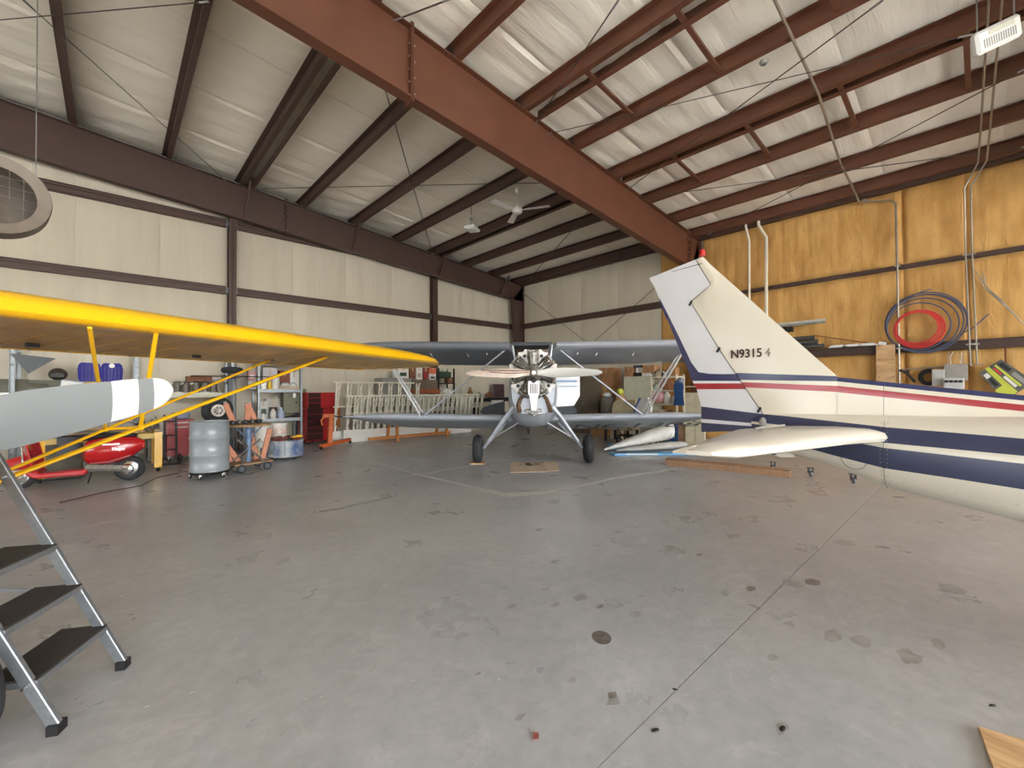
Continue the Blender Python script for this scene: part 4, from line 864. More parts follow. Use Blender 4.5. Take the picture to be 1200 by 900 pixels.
# --- buckets by the shelf
bucket('bucket', 'white bucket with pink scribbles on top of the black box', on_y(327, 505, 12.2), .37, .185, mat('bucket_white', (226, 222, 214), .4), z=.36, band=mat('pink_print', (214, 176, 166), .5, col2=(232, 226, 216), scale=14))
t = thing('crate', 'dark crate under the white scribbled bucket', 'crate', (on_y(327, 505, 12.2).x, 12.2, 0)); MB().boxb((-.2, -.2, 0), (.2, .2, .04)).build('base', BLACK, t)
for k in range(4): MB().boxb((-.2, -.21, .05 + k * .08), (.2, -.19, .11 + k * .08)).build('slat', BLACK, t); MB().boxb((-.2, .19, .05 + k * .08), (.2, .21, .11 + k * .08)).build('slat', BLACK, t)
MB().boxb((-.21, -.2, 0), (-.19, .2, .36)).boxb((.19, -.2, 0), (.21, .2, .36)).build('end_panel', BLACK, t)
bb_ = on_y(308, 530, 11.3)
bucket('bucket', 'white bucket with blue band standing on floor behind stand', (bb_.x, 11.3), .37, .175, mat('bucket_grey', (206, 210, 210), .4), band=BLUE); bucket('bucket', 'pale bucket stacked on the blue-banded bucket', (bb_.x, 11.3), .37, .175, MATS['bucket_white'], z=.39, lid=WHITE)
pcarton('jug', 'beige jug at the foot of the tool stand', 'jug', (297, 525, 305, 543), 10.6, .14, mat('beige_jug', (200, 190, 150), .5), z0=0, kind='front')

# --- grey steel drum on a dolly
DP = on_z(249, 562)
dr = thing('steel_drum', 'grey steel drum on a black wheeled dolly', 'drum', (DP.x, DP.y + .3, .12))
R_ = .30; prof = [(R_ * .98, 0), (R_ + .008, .01), (R_ + .008, .03), (R_, .04)]
for zc in (.30, .60): prof += [(R_, zc - .03), (R_ + .012, zc - .012), (R_ + .012, zc + .012), (R_, zc + .03)]
prof += [(R_, .86), (R_ + .01, .872), (R_ + .01, .892), (R_ - .01, .892), (R_ - .01, .87), (.0001, .868)]
MB().lathe(prof, n=40).build('body', DRUM, dr); MB().ring((0, 0, .885), R_ + .006, .012, n=36, m=6).build('rim', DRUM, dr)
MB().lathe([(.0001, 0), (.03, 0), (.03, .015), (.0001, .018)], (.1, -.12, .868), n=10).build('bung_cap', STEEL, dr)
dl = thing('drum_dolly', 'black five-wheeled dolly under the grey drum', 'dolly', (DP.x, DP.y + .3, 0)); MB().ring((0, 0, .10), .29, .02, n=28, m=6).build('ring_frame', BLACK, dl)
MB().boxb((-.3, -.025, .08), (.3, .025, .11)).boxb((-.025, -.3, .08), (.025, .3, .11)).build('cross_frame', BLACK, dl)
def caster(par, x, y, z=.08, r=.035, m=RUB):
    c = MB().boxb((x - .02, y - .02, r), (x + .02, y + .02, z)).build('caster_fork', STEEL, par); MB().lathe([(.0001, -.014), (r, -.014), (r, .014), (.0001, .014)], (x, y, r), (1, .3, 0), 12).build('caster_wheel', m, c)
for k in range(5): caster(dl, .29 * math.cos(1.26 * k + .3), .29 * math.sin(1.26 * k + .3), .09, .036)
# --- red rolling cart
RC = on_z(212, 541)
rc = thing('tool_cart', 'narrow red rolling tool cart behind the grey drum', 'cart', (RC.x, RC.y + .25, 0)); MB().boxb((-.24, -.22, .12), (.24, .22, .92)).build('body', TOOLR, rc, bevel=.006)
MB().boxb((-.23, -.235, .14), (.23, -.22, .70)).build('door', TOOLR, rc); 
for k in range(2): d = MB().boxb((-.23, -.235, .715 + k * .1), (.23, -.22, .805 + k * .1)).build('drawer', TOOLR, rc); MB().boxb((-.12, -.25, .75 + k * .1), (.12, -.235, .77 + k * .1)).build('handle', WHITE, d)
for x in (-.2, .2):
    for y in (-.18, .18): caster(rc, x, y, .13, .05)
t = thing('plastic_bag', 'crumpled clear blue bag on top of red cart', 'bag', (RC.x, RC.y + .2, .925)); MB().sph((0, 0, .07), .14, 10, (1.3, 1, .6)).sph((.1, .03, .1), .09, 10).sph((-.1, 0, .09), .08, 10).build('film', mat('bag_blue', (150, 160, 190), .25), t)
t = thing('cabinet', 'low dark box on floor beside the red cart', 'box', (RC.x - .42, RC.y + .5, 0)); MB().boxb((-.14, -.2, 0), (.14, .2, .55)).build('body', DKGREY, t, bevel=.005); MB().boxb((-.13, -.215, .04), (.13, -.2, .5)).build('door', GREYC, t)
# --- aircraft tyre behind the drum
tp = on_y(255, 481, 12.6); t = thing('aircraft_tyre', 'large black tyre with silver rim standing behind the grey drum', 'tyre', (tp.x, 12.6, tp.z - .34)); 
MB().ring((0, 0, .34), .235, .105, (-.1, 1, 0), n=32, m=10).build('rubber', RUB, t); rim = MB().lathe([(.0001, -.06), (.06, -.07), (.06, -.04), (.10, -.035), (.10, -.06), (.15, -.06), (.15, .06), (.0001, .06)], (0, 0, .34), (-.1, 1, 0), 24).build('rim', ALU, t)
for k in range(7): a = k * 2 * PI / 7; MB().lathe([(.0001, -.055), (.018, -.055), (.018, -.04)], (.075 * math.cos(a), 0, .34 + .075 * math.sin(a)), (0, 1, 0), 8).build('vent_hole', BLACK, rim)
tb = thing('tyre_bench', 'low grey bench carrying the large black tyre', 'bench', (tp.x, 12.6, 0)); zt_ = tp.z - .345
MB().boxb((-.3, -.25, zt_ - .04), (.5, .25, zt_)).build('top', PLANK, tb)
for x in (-.27, .47):
    for y in (-.2, .2): MB().boxb((x - .025, y - .025, 0), (x + .025, y + .025, zt_ - .04)).build('leg', DKGREY, tb)
# --- tool stand with blue column, orange padded legs
SP = on_z(294, 552)
st = thing('work_stand', 'blue-post rolling stand with round top, beside the grey drum', 'stand', (SP.x, SP.y + .2, 0), .3)
MB().tube((0, 0, .12), (0, 0, .86), .045, n=12).build('column', mat('stand_blue', (112, 140, 178), .4), st); MB().lathe([(.0001, 0), (.36, 0), (.38, .02), (.36, .04), (.0001, .04)], (0, 0, .86), n=28).build('round_top', WOOD, st)
for a in (.6, 2.2, 3.9, 5.3):
    MB().bar((.36 * math.cos(a), .36 * math.sin(a), .12), (-.22 * math.cos(a), -.22 * math.sin(a), .60), .025, .03).build('leg', mat('leg_steel', (120, 114, 112), .5), st)
    MB().tube((.03 * math.cos(a), .03 * math.sin(a), .62), (.26 * math.cos(a), .26 * math.sin(a), .86), .014).build('brace', MATS['stand_blue'], st)
    c = MB().ring((.36 * math.cos(a), .36 * math.sin(a), .075), .055, .02, (.4, 1, 0), n=16).build('wheel', RUB, st); MB().lathe([(.0001, -.02), (.045, -.02), (.045, .02), (.0001, .02)], (.36 * math.cos(a), .36 * math.sin(a), .075), (.4, 1, 0), 12).build('hub', DKGREY, c)
MB().boxb((-.36, -.22, .13), (.36, .22, .16)).build('lower_shelf', PLANK, st)
t = thing('pipe_vice', 'black steel clamp bar lying across the round stand top', 'clamp', (SP.x - .05, SP.y + .18, .902), .25); MB().tube((-.32, 0, .035), (.3, 0, .05), .03).build('bar', BLACK, t); 
for k in range(5): MB().lathe([(.0001, -.02), (.045, -.02), (.045, .02), (.0001, .02)], (-.25 + k * .12, 0, .045), (1, 0, 0), 10).build('collar', STEEL if k % 2 else DKGREY, t)
for k, (dx, z0, ang, L_, lab) in enumerate(((-.22, .91, -.32, .42, 'faded orange padded bar leaning leftmost above stand top'), (.0, .91, .12, .40, 'faded orange padded bar upright above stand top'), (.18, .91, -.42, .42, 'faded orange padded bar leaning right above stand top'), (-.28, .17, -.30, .66, 'long orange curved bar standing under stand, left of post'), (-.14, .17, -.55, .55, 'orange bar crossing behind blue post under the stand'), (.18, .17, -.20, .55, 'short orange bar right of blue post under the stand'), (.28, .17, .25, .62, 'peach bar leaning outward at right under the stand'))):
    t = thing('padded_bar', lab, 'bar', (SP.x + dx, SP.y + .36, z0), 0, 'orange padded bars on the stand')
    MB().bar((0, 0, 0), (math.sin(ang) * L_, .05, math.cos(ang) * L_), .10, .05, up=(0, 1, 0)).build('pad', PEACH, t, bevel=.012); MB().bar((math.sin(ang) * L_, .05, math.cos(ang) * L_), (math.sin(ang) * (L_ + .04), .05, math.cos(ang) * (L_ + .04)), .05, .04, up=(0, 1, 0)).build('end_fitting', GREYC, t)
# --- half drum, blue
BP = on_z(340, 539)
t = thing('cut_drum', 'shallow blue drum with peeling paint on small wheels', 'drum', (BP.x, BP.y + .35, 0)); MB().lathe([(.37, .06), (.38, .07), (.38, .10), (.37, .11), (.37, .40), (.385, .41), (.385, .43), (.36, .43), (.36, .39), (.0001, .39)], n=36).build('body', mat('peeling_blue', (46, 78, 134), .5, col2=(190, 192, 184), scale=3.2), t)
for k in range(10): a = k * .63; MB().bar((.372 * math.cos(a), .372 * math.sin(a), .11), (.372 * math.cos(a), .372 * math.sin(a), .40), .012, .012).build('stave_seam', BLUE, t)
for k in range(4): caster(t, .28 * math.cos(k * 1.57 + .5), .28 * math.sin(k * 1.57 + .5), .07, .03)
t = thing('scrap_pile', 'rusty red scraps heaped in the blue drum', 'scrap', (BP.x, BP.y + .35, .395)); rnd = random.Random(2); b = MB()
for k in range(16): b.box((rnd.uniform(-.24, .24), rnd.uniform(-.24, .24), rnd.uniform(.02, .08)), (rnd.uniform(.08, .2), rnd.uniform(.04, .1), .04), R=Matrix.Rotation(rnd.uniform(0, 3), 3, 'Z') @ Matrix.Rotation(rnd.uniform(-.4, .4), 3, 'X'))
b.build('scraps', RUST, t); t['kind'] = 'stuff'
t = thing('glove', 'yellow work glove on rim of the blue drum', 'glove', (BP.x + .24, BP.y + .2, .47)); MB().sph((0, 0, .03), .07, 10, (1.4, .9, .5)).build('palm', YEL, t)
for k in range(4): MB().tube((-.07, -.04 + .025 * k, .03), (-.15, -.05 + .033 * k, .02), .014).build('finger', YEL, t)
# --- red tool chest
tx0, tx1 = on_y(360, 515, 13.2).x, on_y(388, 515, 13.2).x
t = thing('tool_chest', 'tall red tool chest with dark drawer front', 'chest', (tx0, 13.2, 0), math.radians(12))
W_ = .95
zt1, zt2 = on_y(375, 479, 13.2).z, on_y(375, 460, 13.2).z
MB().boxb((0, 0, .08), (W_, .5, zt1)).build('base_cabinet', TOOLR, t, bevel=.006); MB().boxb((.03, .02, zt1 + .005), (W_ - .05, .45, zt2)).build('top_chest', TOOLR, t, bevel=.006)
for k in range(5): d = MB().boxb((.0, -.014, .11 + k * .19), (.48, 0, .29 + k * .19)).build('drawer', TOOLD, t); MB().boxb((.12, -.024, .24 + k * .19), (.34, -.014, .25 + k * .19)).build('handle', TOOLD, d)
for k in range(3): d = MB().boxb((.04, .006, zt1 + .03 + k * .15), (.42, .02, zt1 + .16 + k * .15)).build('drawer', TOOLD, t); MB().boxb((.15, -.004, zt1 + .12 + k * .15), (.3, .006, zt1 + .13 + k * .15)).build('handle', TOOLD, d)
for x in (.08, W_ - .08):
    for y in (.08, .42): caster(t, x, y, .09, .04)
# --- orange engine hoist
h1, h2 = on_z(369, 523), on_z(411, 521)
t = thing('engine_hoist', 'orange rolling engine hoist in front of red tool chest', 'hoist', (h1.x, h1.y, 0))
A_ = on_z(358, 521); B_ = on_z(398, 516); 
MB().bar((A_.x, A_.y + .5, .09), (B_.x, B_.y - .1, .09), .08, .08).build('base_rail', ORANGE, t, world=True); c0_, c1_ = on_z(376, 527), on_z(410, 519.5)
MB().bar((c0_.x, c0_.y, .09), (c1_.x, c1_.y, .11), .09, .09).build('front_rail', ORANGE, t, world=True)
for p_ in (c0_, c1_): MB().lathe([(.0001, -.02), (.045, -.02), (.045, .02), (.0001, .02)], (p_.x, p_.y - .02, .045), (1, .2, 0), 12).build('wheel', BLACK, t, world=True)
m0 = on_y(386, 518, c0_.y + .25); m1 = on_y(388, 487, c0_.y + .25); m1.x = m0.x + .04
MB().bar((m0.x, m0.y, .1), (m1.x, m1.y, m1.z), .11, .11, up=(1, 0, 0)).build('mast', ORANGE, t, world=True)
MB().box((m1.x - .08, m1.y - .02, m1.z), (.28, .10, .10)).build('head', ORANGE, t, world=True); MB().path([(m1.x - .2, m1.y - .05, m1.z - .02), (m1.x - .27, m1.y - .05, m1.z - .12), (m1.x - .24, m1.y - .05, m1.z - .25)], .025, 8).build('grab_arm', ORANGE, t, world=True); MB().tube((m1.x + .1, m1.y, m1.z - .02), (m1.x + .32, m1.y, m1.z - .06), .02).build('crank', BLACK, t, world=True)
# --- wing skeletons on the wall rack: long lattice frames
def lattice(name, label, P0, P1, z0, ztop, depth, nrib, parent_m=RIBW, nose=.3, group=None, lean=.0, vary=.0):
    P0, P1 = Vector((P0.x, P0.y, 0)), Vector((P1.x, P1.y, 0)); t = thing(name, label, 'wing frame', P0 * 1., 0, group); d = (P1 - P0); n = Vector((-d.y, d.x, 0)).normalized(); L_ = d.length; d.normalize()
    H = ztop - z0; up = (Vector((0, 0, 1)) + n * lean).normalized()
    q = lambda s, v, o=0: P0 + d * s + up * (z0 + v * H) + n * o
    for v, w_ in ((.0, .07), (.55, .035), (.98, .045)): MB().bar(q(0, v), q(L_, v), w_, w_).build('spar', parent_m, t, world=True)
    for i in range(nrib):
        s = L_ * i / (nrib - 1); b = MB()
        b.bar(q(s, 0, -.04), q(s + .10, .97, -.01), .045, .04, up=d); b.bar(q(s, 0, .05), q(s + .22, .97, .02), .035, .035, up=d)
        for k in range(5): b.bar(q(s + .02 * k, .05 + .19 * k, -.04), q(s + .10 + .04 * k, .22 + .19 * k, .04), .028, .028, up=d)
        b.build('rib', parent_m, t, world=True)
    return t, q, L_
pa, pb = Vector((on_y(405, 500, 12.95).x, 12.95, 0)), Vector((on_y(548, 500, 13.0).x, 13.0, 0))
t1, q, L1 = lattice('bare_wing_frame', 'long uncovered white wing frame lying on edge behind the biplane wing', pa, pb, .16, on_y(430, 462, 13.3).z - .02, .3, 24)
MB().prism([q(-.1, -.14, -.06), q(L1 + .1, -.14, -.06), q(L1 + .1, .13, -.06), q(-.1, .17, -.06)], (0, .03, 0)).build('leading_edge_skin', WHITE, t1, world=True)
t1b, qb, L1b = lattice('bare_wing_frame', 'taller thin white wing frame standing behind the first', Vector((on_y(391, 500, 13.12).x, 13.12, 0)), Vector((on_y(486, 500, 13.14).x, 13.14, 0)), .12, on_y(430, 447, 13.12).z, .3, 9, lean=.02)
MB().prism([qb(-.05, -.08, -.05), qb(.8, -.08, -.05), qb(.8, .13, -.05), qb(-.05, .13, -.05)], (0, .03, 0)).build('leading_edge_skin', WHITE, t1b, world=True)
pc_, pd_ = Vector((on_y(490, 500, 13.1).x, 13.1, 0)), Vector((on_y(562, 500, 13.12).x, 13.12, 0))
lattice('bare_wing_frame', 'third white rib frame behind at the boxes and workbench', pc_, pd_, .3, on_y(520, 462, 13.1).z, .3, 13)
pcarton('wooden_board', 'orange wooden panel standing inside the wing frames by hoist', 'panel', (391, 474, 399, 504), 13.75, .03, OCHRE, z0=.4, kind='x')
pcarton('olive_board', 'olive board standing behind the left end of wing frame', 'panel', (413, 473, 421, 505), 13.8, .02, RIBG, z0=.3, kind='x')
def sawhorse(pxa, pya, lab):
    p_ = on_z(pxa, pya); p_ = p_ if p_.y < 12.2 else Vector((on_y(pxa, pya, 12.2).x, 12.2, 0)); t = thing('trestle', lab, 'trestle', (p_.x, p_.y, 0), 0)
    MB().bar((0, -.05, 0), (0, 0, .62), .07, .07, up=(1, 0, 0)).build('leg', OCHRE, t); MB().bar((0, .6, 0), (0, .5, .62), .07, .07, up=(1, 0, 0)).build('leg', OCHRE, t); MB().boxb((-.04, -.1, .5), (.04, .6, .58)).build('beam', OCHRE, t)
sawhorse(465, 515, 'orange wood trestle leg under biplane wing, left one'); sawhorse(523, 506.5, 'orange wood trestle leg under biplane wing, right one')
pe_ = Vector((on_y(437, 515, 12.3).x, 12.3, 0)); pf_ = Vector((on_y(528, 510, 12.6).x, 12.6, 0)); t = thing('timber_beam', 'low orange timber running between the two trestles', 'beam', (pe_.x, pe_.y, 0)); MB().bar((pe_.x, pe_.y + .3, .08), (pf_.x, pf_.y, .08), .06, .08).build('beam', OCHRE, t, world=True)
# --- cabinets and boxes behind, boxes are stacked on top
YB = 13.42
gz = on_y(480, 445, YB).z
pcarton('metal_cabinet', 'pale grey metal cabinet under the white carton behind ribs', 'cabinet', (448, 443, 483, 500), YB + .1, .6, GREYC, z0=0, kind='doors')
wz = on_y(500, 447, YB).z
pcarton('metal_cabinet', 'dark taupe cabinet with orange wood base behind the ribs', 'cabinet', (484, 445, 513, 456), YB, .6, TAUPE, kind='doors')
zc1 = on_y(500, 456, YB).z; zc0 = on_y(500, 461, YB).z
pcarton('wooden_bench', 'orange brown bench carrying the taupe cabinet', 'bench', (483, 456, 516, 461), YB - .05, .7, mat('bench_wood', (150, 84, 50), .6), kind='x')
x0_, x1_ = on_y(486, 458, YB).x, on_y(512, 458, YB).x
t = thing('bench_legs_frame', 'dark bench frame under the orange brown bench', 'bench', (x0_, YB, 0))
for x in (x0_, x1_):
    for y in (YB, YB + .5): MB().boxb((x - .03, y - .03, 0), (x + .03, y + .03, zc0)).build('leg', DKGREY, t, world=True)
ztop_g = px_rect(448, 443, 483, 500, YB + .1)[3]; ztop_t = px_rect(484, 445, 513, 456, YB)[3]
pcarton('carton', 'white carton with green print on pale grey cabinet', 'box', (466, 431, 479, 443), YB + .15, .35, WHITE, z0=ztop_g, m2=GREEN)
pcarton('carton', 'dark brown carton left end of row on taupe cabinet', 'box', (480.5, 431, 487, 445), YB + .12, .35, BROWNB, z0=max(ztop_t, ztop_g))
pcarton('carton', 'white carton with beige label second in row', 'box', (488, 431, 495, 445), YB + .1, .35, WHITE, z0=ztop_t, m2=CARDL)
pcarton('carton', 'reddish carton with red print third in row', 'box', (496, 431, 502, 445), YB + .1, .35, mat('rusty_box', (132, 70, 54), .7), z0=ztop_t, m2=RED)
pcarton('carton', 'orange and white carton at right end of row', 'box', (503, 431, 511, 438), YB + .1, .35, mat('orange_box', (222, 120, 90), .6), z0=on_y(507, 438, YB + .1).z)
pcarton('carton', 'grey-white carton under the orange and white carton', 'box', (503, 438, 511, 445), YB + .1, .35, WHITE, z0=ztop_t, m2=PRINT)
# tall black shelf with green machine
xk0, xk1 = on_y(514, 470, YB).x, on_y(532, 470, YB).x
t = thing('black_shelf', 'tall black open shelf holding a dark green machine', 'shelf', ((xk0 + xk1) / 2, YB + .2, 0))
for x in (xk0, xk1):
    for y in (YB, YB + .45): MB().boxb((x - .025, y - .025, 0), (x + .025, y + .025, 2.35)).build('post', BLACK, t, world=True)
KZ = [.4, 1.0, on_y(523, 462, YB).z, on_y(523, 449, YB).z, on_y(523, 442, YB).z]
for z in KZ: MB().boxb((xk0, YB, z - .03), (xk1, YB + .45, z)).build('shelf_board', BLACK, t, world=True)
t = thing('green_machine', 'dark green machine on top board of black shelf', 'machine', ((xk0 + xk1) / 2, YB + .2, KZ[4])); MB().boxb((-.26, -.15, 0), (.26, .15, .2)).build('body', GREEN, t, bevel=.01); MB().sph((.02, 0, .26), .1, 12, (1.4, 1, .7)).build('motor_cover', BEIGE, t); MB().tube((-.2, 0, .2), (-.2, 0, .3), .03).build('spout', BLACK, t)
pcarton('carton', 'small brown carton on right of black shelf', 'box', (525, 443, 531, 448.5), YB + .03, .25, BROWNB, z0=KZ[3])
t = thing('rag_heap', 'white rags heaped on the lower black shelf', 'rags', ((xk0 + xk1) / 2, YB + .1, KZ[2])); MB().sph((-.15, 0, .08), .13, 10, (1, .8, .8)).sph((.05, 0, .1), .12, 10, (.8, .8, 1.1)).sph((.22, .02, .09), .12, 10).build('cloth', WHITE, t)
# workbench with black top against the wall, from black shelf to corner
xw0, xw1 = on_y(534, 470, 13.4).x, 12.7
wzp = on_y(565, 466.5, 13.4).z
t = thing('workbench', 'long white workbench with black top beneath the corner wall', 'workbench', ((xw0 + xw1) / 2, 13.6, 0)); MB().boxb((xw0, 13.35, wzp - .15), (xw1, YL - .3, wzp)).build('worktop', BLACK, t, world=True)
MB().boxb((xw0 + .05, 13.45, 0), (xw1 - .05, 13.5, wzp - .15)).build('front_panel', mat('bench_panel', (206, 196, 178), .6), t, world=True)
pcarton('dark_box', 'dark recessed box below the workbench front', 'box', (554, 476, 561, 486), 13.3, .1, BLACK, kind='x', z0=on_y(557, 486, 13.3).z)
pcarton('paper_sheet', 'pale ribbed sheet standing below workbench near the engine', 'sheet', (576, 469, 590, 476), 13.32, .02, mat('ribbed_sheet', (216, 216, 212), .6), kind='x')
bottle('jug', 'tall tan jug on black worktop', 551, 467, 13.6, .42, .11, mat('tan_jug', (150, 108, 66), .5), BROWNB, z=wzp, cat='jug'); bottle('mug', 'small grey kettle on black worktop', 562, 467, 13.6, .22, .09, GREYC, GREYC, z=wzp, cat='kettle')
t = thing('oil_can_tray', 'brown rounded tin beside grey kettle on worktop', 'tin', (on_y(573, 465, 13.6).x, 13.6, wzp)); MB().sph((0, 0, .10), .17, 12, (1.1, .7, .8)).build('body', BROWNB, t); MB().tube((-.1, 0, .02), (-.25, -.02, .02), .03).build('spout', WHITE, t)
pcarton('picture_frame', 'mauve framed board leaning on worktop near the corner', 'frame', (579, 450, 591, 466), 13.85, .04, MAUVE, z0=wzp, kind='front', m2=mat('mauve_dark', (74, 52, 60), .5))
# --- scooter
sc0, sc1 = on_z(22, 574), on_z(152, 563)
sd = Vector((sc1.x - sc0.x, sc1.y - sc0.y, 0)); wb_ = sd.length; ang = math.atan2(sd.y, sd.x)
so_ = thing('scooter', 'red motor scooter parked behind the ladder and yellow struts', 'scooter', (sc0.x, sc0.y + .05, 0), ang)   # x from front wheel to rear wheel
for x in (0, wb_):
    w1 = MB().ring((x, 0, .215), .165, .05, (0, 1, 0), n=28, m=10).build('tyre', RUB, so_); MB().lathe([(.0001, -.05), (.05, -.06), (.06, -.03), (.11, -.02), (.135, -.045), (.135, .045), (.0001, .045)], (x, 0, .215), (0, 1, 0), 20).build('wheel_rim', CHROME, w1)
def body(x0, secs_, m, nm, par=so_):
    rg = []
    for x, zc, hw, hh in secs_:
        rg.append([Vector((x, hw * math.copysign(abs(math.cos(2 * PI * k / 14)) ** .8, math.cos(2 * PI * k / 14)), zc + hh * math.sin(2 * PI * k / 14))) for k in range(14)])
    return MB().loft(rg).build(nm, m, par)
k_ = wb_ / 1.32
cw = body(0, [(.72 * k_, .52, .05, .10), (.80 * k_, .53, .17, .20), (.98 * k_, .55, .20, .25), (1.18 * k_, .57, .20, .24), (1.38 * k_, .60, .14, .17), (1.52 * k_, .62, .04, .06)], SCOOT, 'rear_body')
MB().box((1.12 * k_, -.196, .66), (.22, .02, .02)).build('chrome_trim', CHROME, cw)
MB().path([(.86 * k_, -.2, .36), (1.1 * k_, -.205, .37), (1.36 * k_, -.16, .45)], .012, 6).build('side_seam', RED, cw)
body(0, [(.62 * k_, .74, .06, .03), (.72 * k_, .78, .13, .06), (1.0 * k_, .80, .14, .06), (1.3 * k_, .80, .12, .05), (1.42 * k_, .78, .05, .02)], BLACK, 'seat')
MB().prism([(.10, 0, .24), (.22, 0, .17), (.80 * k_, 0, .17), (.86 * k_, 0, .30), (.74 * k_, 0, .26), (.28, 0, .25), (.20, 0, .34)], (0, .36, 0)).build('floorboard', SCOOT, so_, bevel=.02)
MB().loft([[Vector((x, y, z)) for x, y in ((xf, -hw), (xf - .07, -hw * .5), (xf - .09, 0), (xf - .07, hw * .5), (xf, hw), (xf + .02, hw), (xf - .04, 0), (xf + .02, -hw))] for z, xf, hw in ((.26, .20, .19), (.45, .19, .24), (.70, .14, .23), (.86, .10, .14), (.92, .09, .08))]).build('leg_shield', SCOOT, so_)
MB().path([(.115, -.24, .45), (.10, -.235, .7), (.08, -.14, .88)], .012, 8).build('shield_trim', CHROME, so_)
body(0, [(-.26, .34, .04, .04), (-.2, .38, .08, .09), (0, .42, .10, .11), (.14, .38, .07, .10), (.2, .3, .04, .05)], SCOOT, 'front_fender')
MB().tube((0, .07, .22), (.10, .03, .9), .025).build('fork', SCOOT, so_); MB().tube((.1, -.3, .98), (.1, .3, .98), .018).build('handlebar', BLACK, so_); MB().sph((.05, 0, .98), .10, 12, (1, 1, .8)).build('headlamp', SCOOT, so_)
MB().loft([[Vector((x, y, z)) for y, z in ((-.15, z0), (-.19, z0 + .05), (-.15, z0 + .11), (-.10, z0 + .05))] for x, z0 in ((.80 * k_, .22), (1.0 * k_, .21), (wb_ + .02, .17))]).build('engine_case', ALU, so_); MB().lathe([(.0001, -.03), (.07, -.02), (.085, .02), (.0001, .02)], (wb_, -.15, .215), (0, 1, 0), 18).build('hub_cover', CHROME, so_)
MB().tube((.86 * k_, -.1, .2), (.82 * k_, -.12, .02), .012).build('kick_stand', BLACK, so_); MB().box((1.50 * k_, 0, .60), (.03, .1, .06)).build('tail_lamp', mat('lamp_red', (220, 70, 60), .3), so_); MB().box((1.54 * k_, 0, .46), (.02, .16, .16)).build('number_plate_holder', BLACK, so_)
M1 = mw(so_); text_at('Vespa', .075, M1 @ Vector((1.12 * k_, -.224, .56)), M1.to_3x3() @ Vector((1, 0, 0)), (0, 0, 1), CHROME, so_, 'side_script', bold=.001, shear=.3)
# --- yellow frame table behind scooter
yz = .98
y0_, y1_ = on_y(48, 520, 11.0), on_y(190, 520, 10.9)
t = thing('yellow_stand', 'yellow welded steel stand on casters behind the red scooter', 'stand', (y0_.x, 11.0, 0))
zt_y = on_y(187, 506, 10.9).z
for x in (y0_.x, y1_.x - .06):
    for y in (10.9, 11.7): 
        MB().boxb((x - .06, y - .05, .08), (x + .06, y + .05, zt_y)).build('leg', YEL, t, world=True)
        o_ = MB().lathe([(.0001, -.02), (.04, -.02), (.04, .02), (.0001, .02)], (x, y, .04), (1, .2, 0), 12).build('caster', BLACK, t, world=True)
YL2 = mat('pale_yellow_beam', (222, 196, 112), .5)
MB().boxb((y0_.x, 10.86, zt_y - .12), (y1_.x, 10.94, zt_y - .02)).build('beam', YL2, t, world=True); MB().boxb((y0_.x, 11.66, zt_y - .12), (y1_.x, 11.74, zt_y - .02)).build('beam', YL2, t, world=True)
MB().boxb((y1_.x - .1, 10.9, zt_y - .1), (y1_.x, 11.7, zt_y)).build('end_beam', YEL, t, world=True); MB().boxb((y0_.x + .1, 10.95, zt_y - .03), (y1_.x - .5, 11.65, zt_y)).build('top_board', GREYD, t, world=True)
t = thing('chain_pile', 'heap of dark chain on right end of the yellow stand', 'chain', (y1_.x - .22, 11.25, zt_y)); b = MB(); rnd = random.Random(5)
for k in range(46): b.ring((rnd.uniform(-.2, .2), rnd.uniform(-.2, .2), .02 + rnd.uniform(0, .3) * (1 - abs(k - 23) / 30)), .035, .008, (rnd.uniform(-1, 1), rnd.uniform(-1, 1), rnd.uniform(-1, 1)), n=10, m=4)
b.build('links', CAST, t); t['kind'] = 'stuff'
t = thing('wrapped_bundle', 'clear plastic wrapped bundle on the yellow stand', 'bundle', (y1_.x - .75, 11.25, zt_y)); MB().sph((0, 0, .14), .2, 12, (1.5, 1, .7)).sph((.2, 0, .12), .15, 12, (1.2, 1, .7)).build('film', mat('wrap', (176, 178, 182), .3, var=.35, scale=14, bump=.6, bscale=20), t); MB().box((0, 0, .05), (.55, .3, .1)).build('contents', CARD, t)
t = thing('board_stack', 'pale boards stacked at left on the yellow stand', 'boards', ((y0_.x + .75), 11.25, zt_y))
for k in range(3): MB().boxb((-.6, -.25 + .03 * k, .045 * k), (.62 - .05 * k, .22, .04 + .045 * k)).build('board', WOOD if k != 1 else GREYD, t)
t = thing('canvas_strap', 'dark grey cloth draped over the yellow stand front', 'cloth', (on_y(80, 520, 10.8).x, 10.83, 0)); MB().boxb((-.14, -.01, .42), (.14, .01, zt_y + .02)).boxb((-.14, -.01, zt_y), (.14, .4, zt_y + .02)).build('cloth', DKGREY, t)
t = thing('grey_crate', 'grey-green crate on the floor under the yellow stand', 'crate', (on_y(66, 540, 11.2).x, 11.3, 0)); MB().boxb((-.33, -.25, .03), (.33, .25, .62)).build('body', GREYD, t, bevel=.01)
for z in (.12, .3, .48): MB().boxb((-.34, -.265, z), (.34, -.25, z + .05)).build('slat', GREYD, t)
t = thing('pry_bar', 'black hand truck standing right of the yellow stand', 'hand truck', (on_y(200, 540, 11.8).x, 11.8, 0))
for x in (-.1, .1): MB().tube((x, 0, .1), (x, .15, 1.05), .02).build('rail', BLACK, t)
for z in (.3, .6, .9): MB().tube((-.1, .04 + z * .1, z), (.1, .04 + z * .1, z), .015).build('rung', BLACK, t)
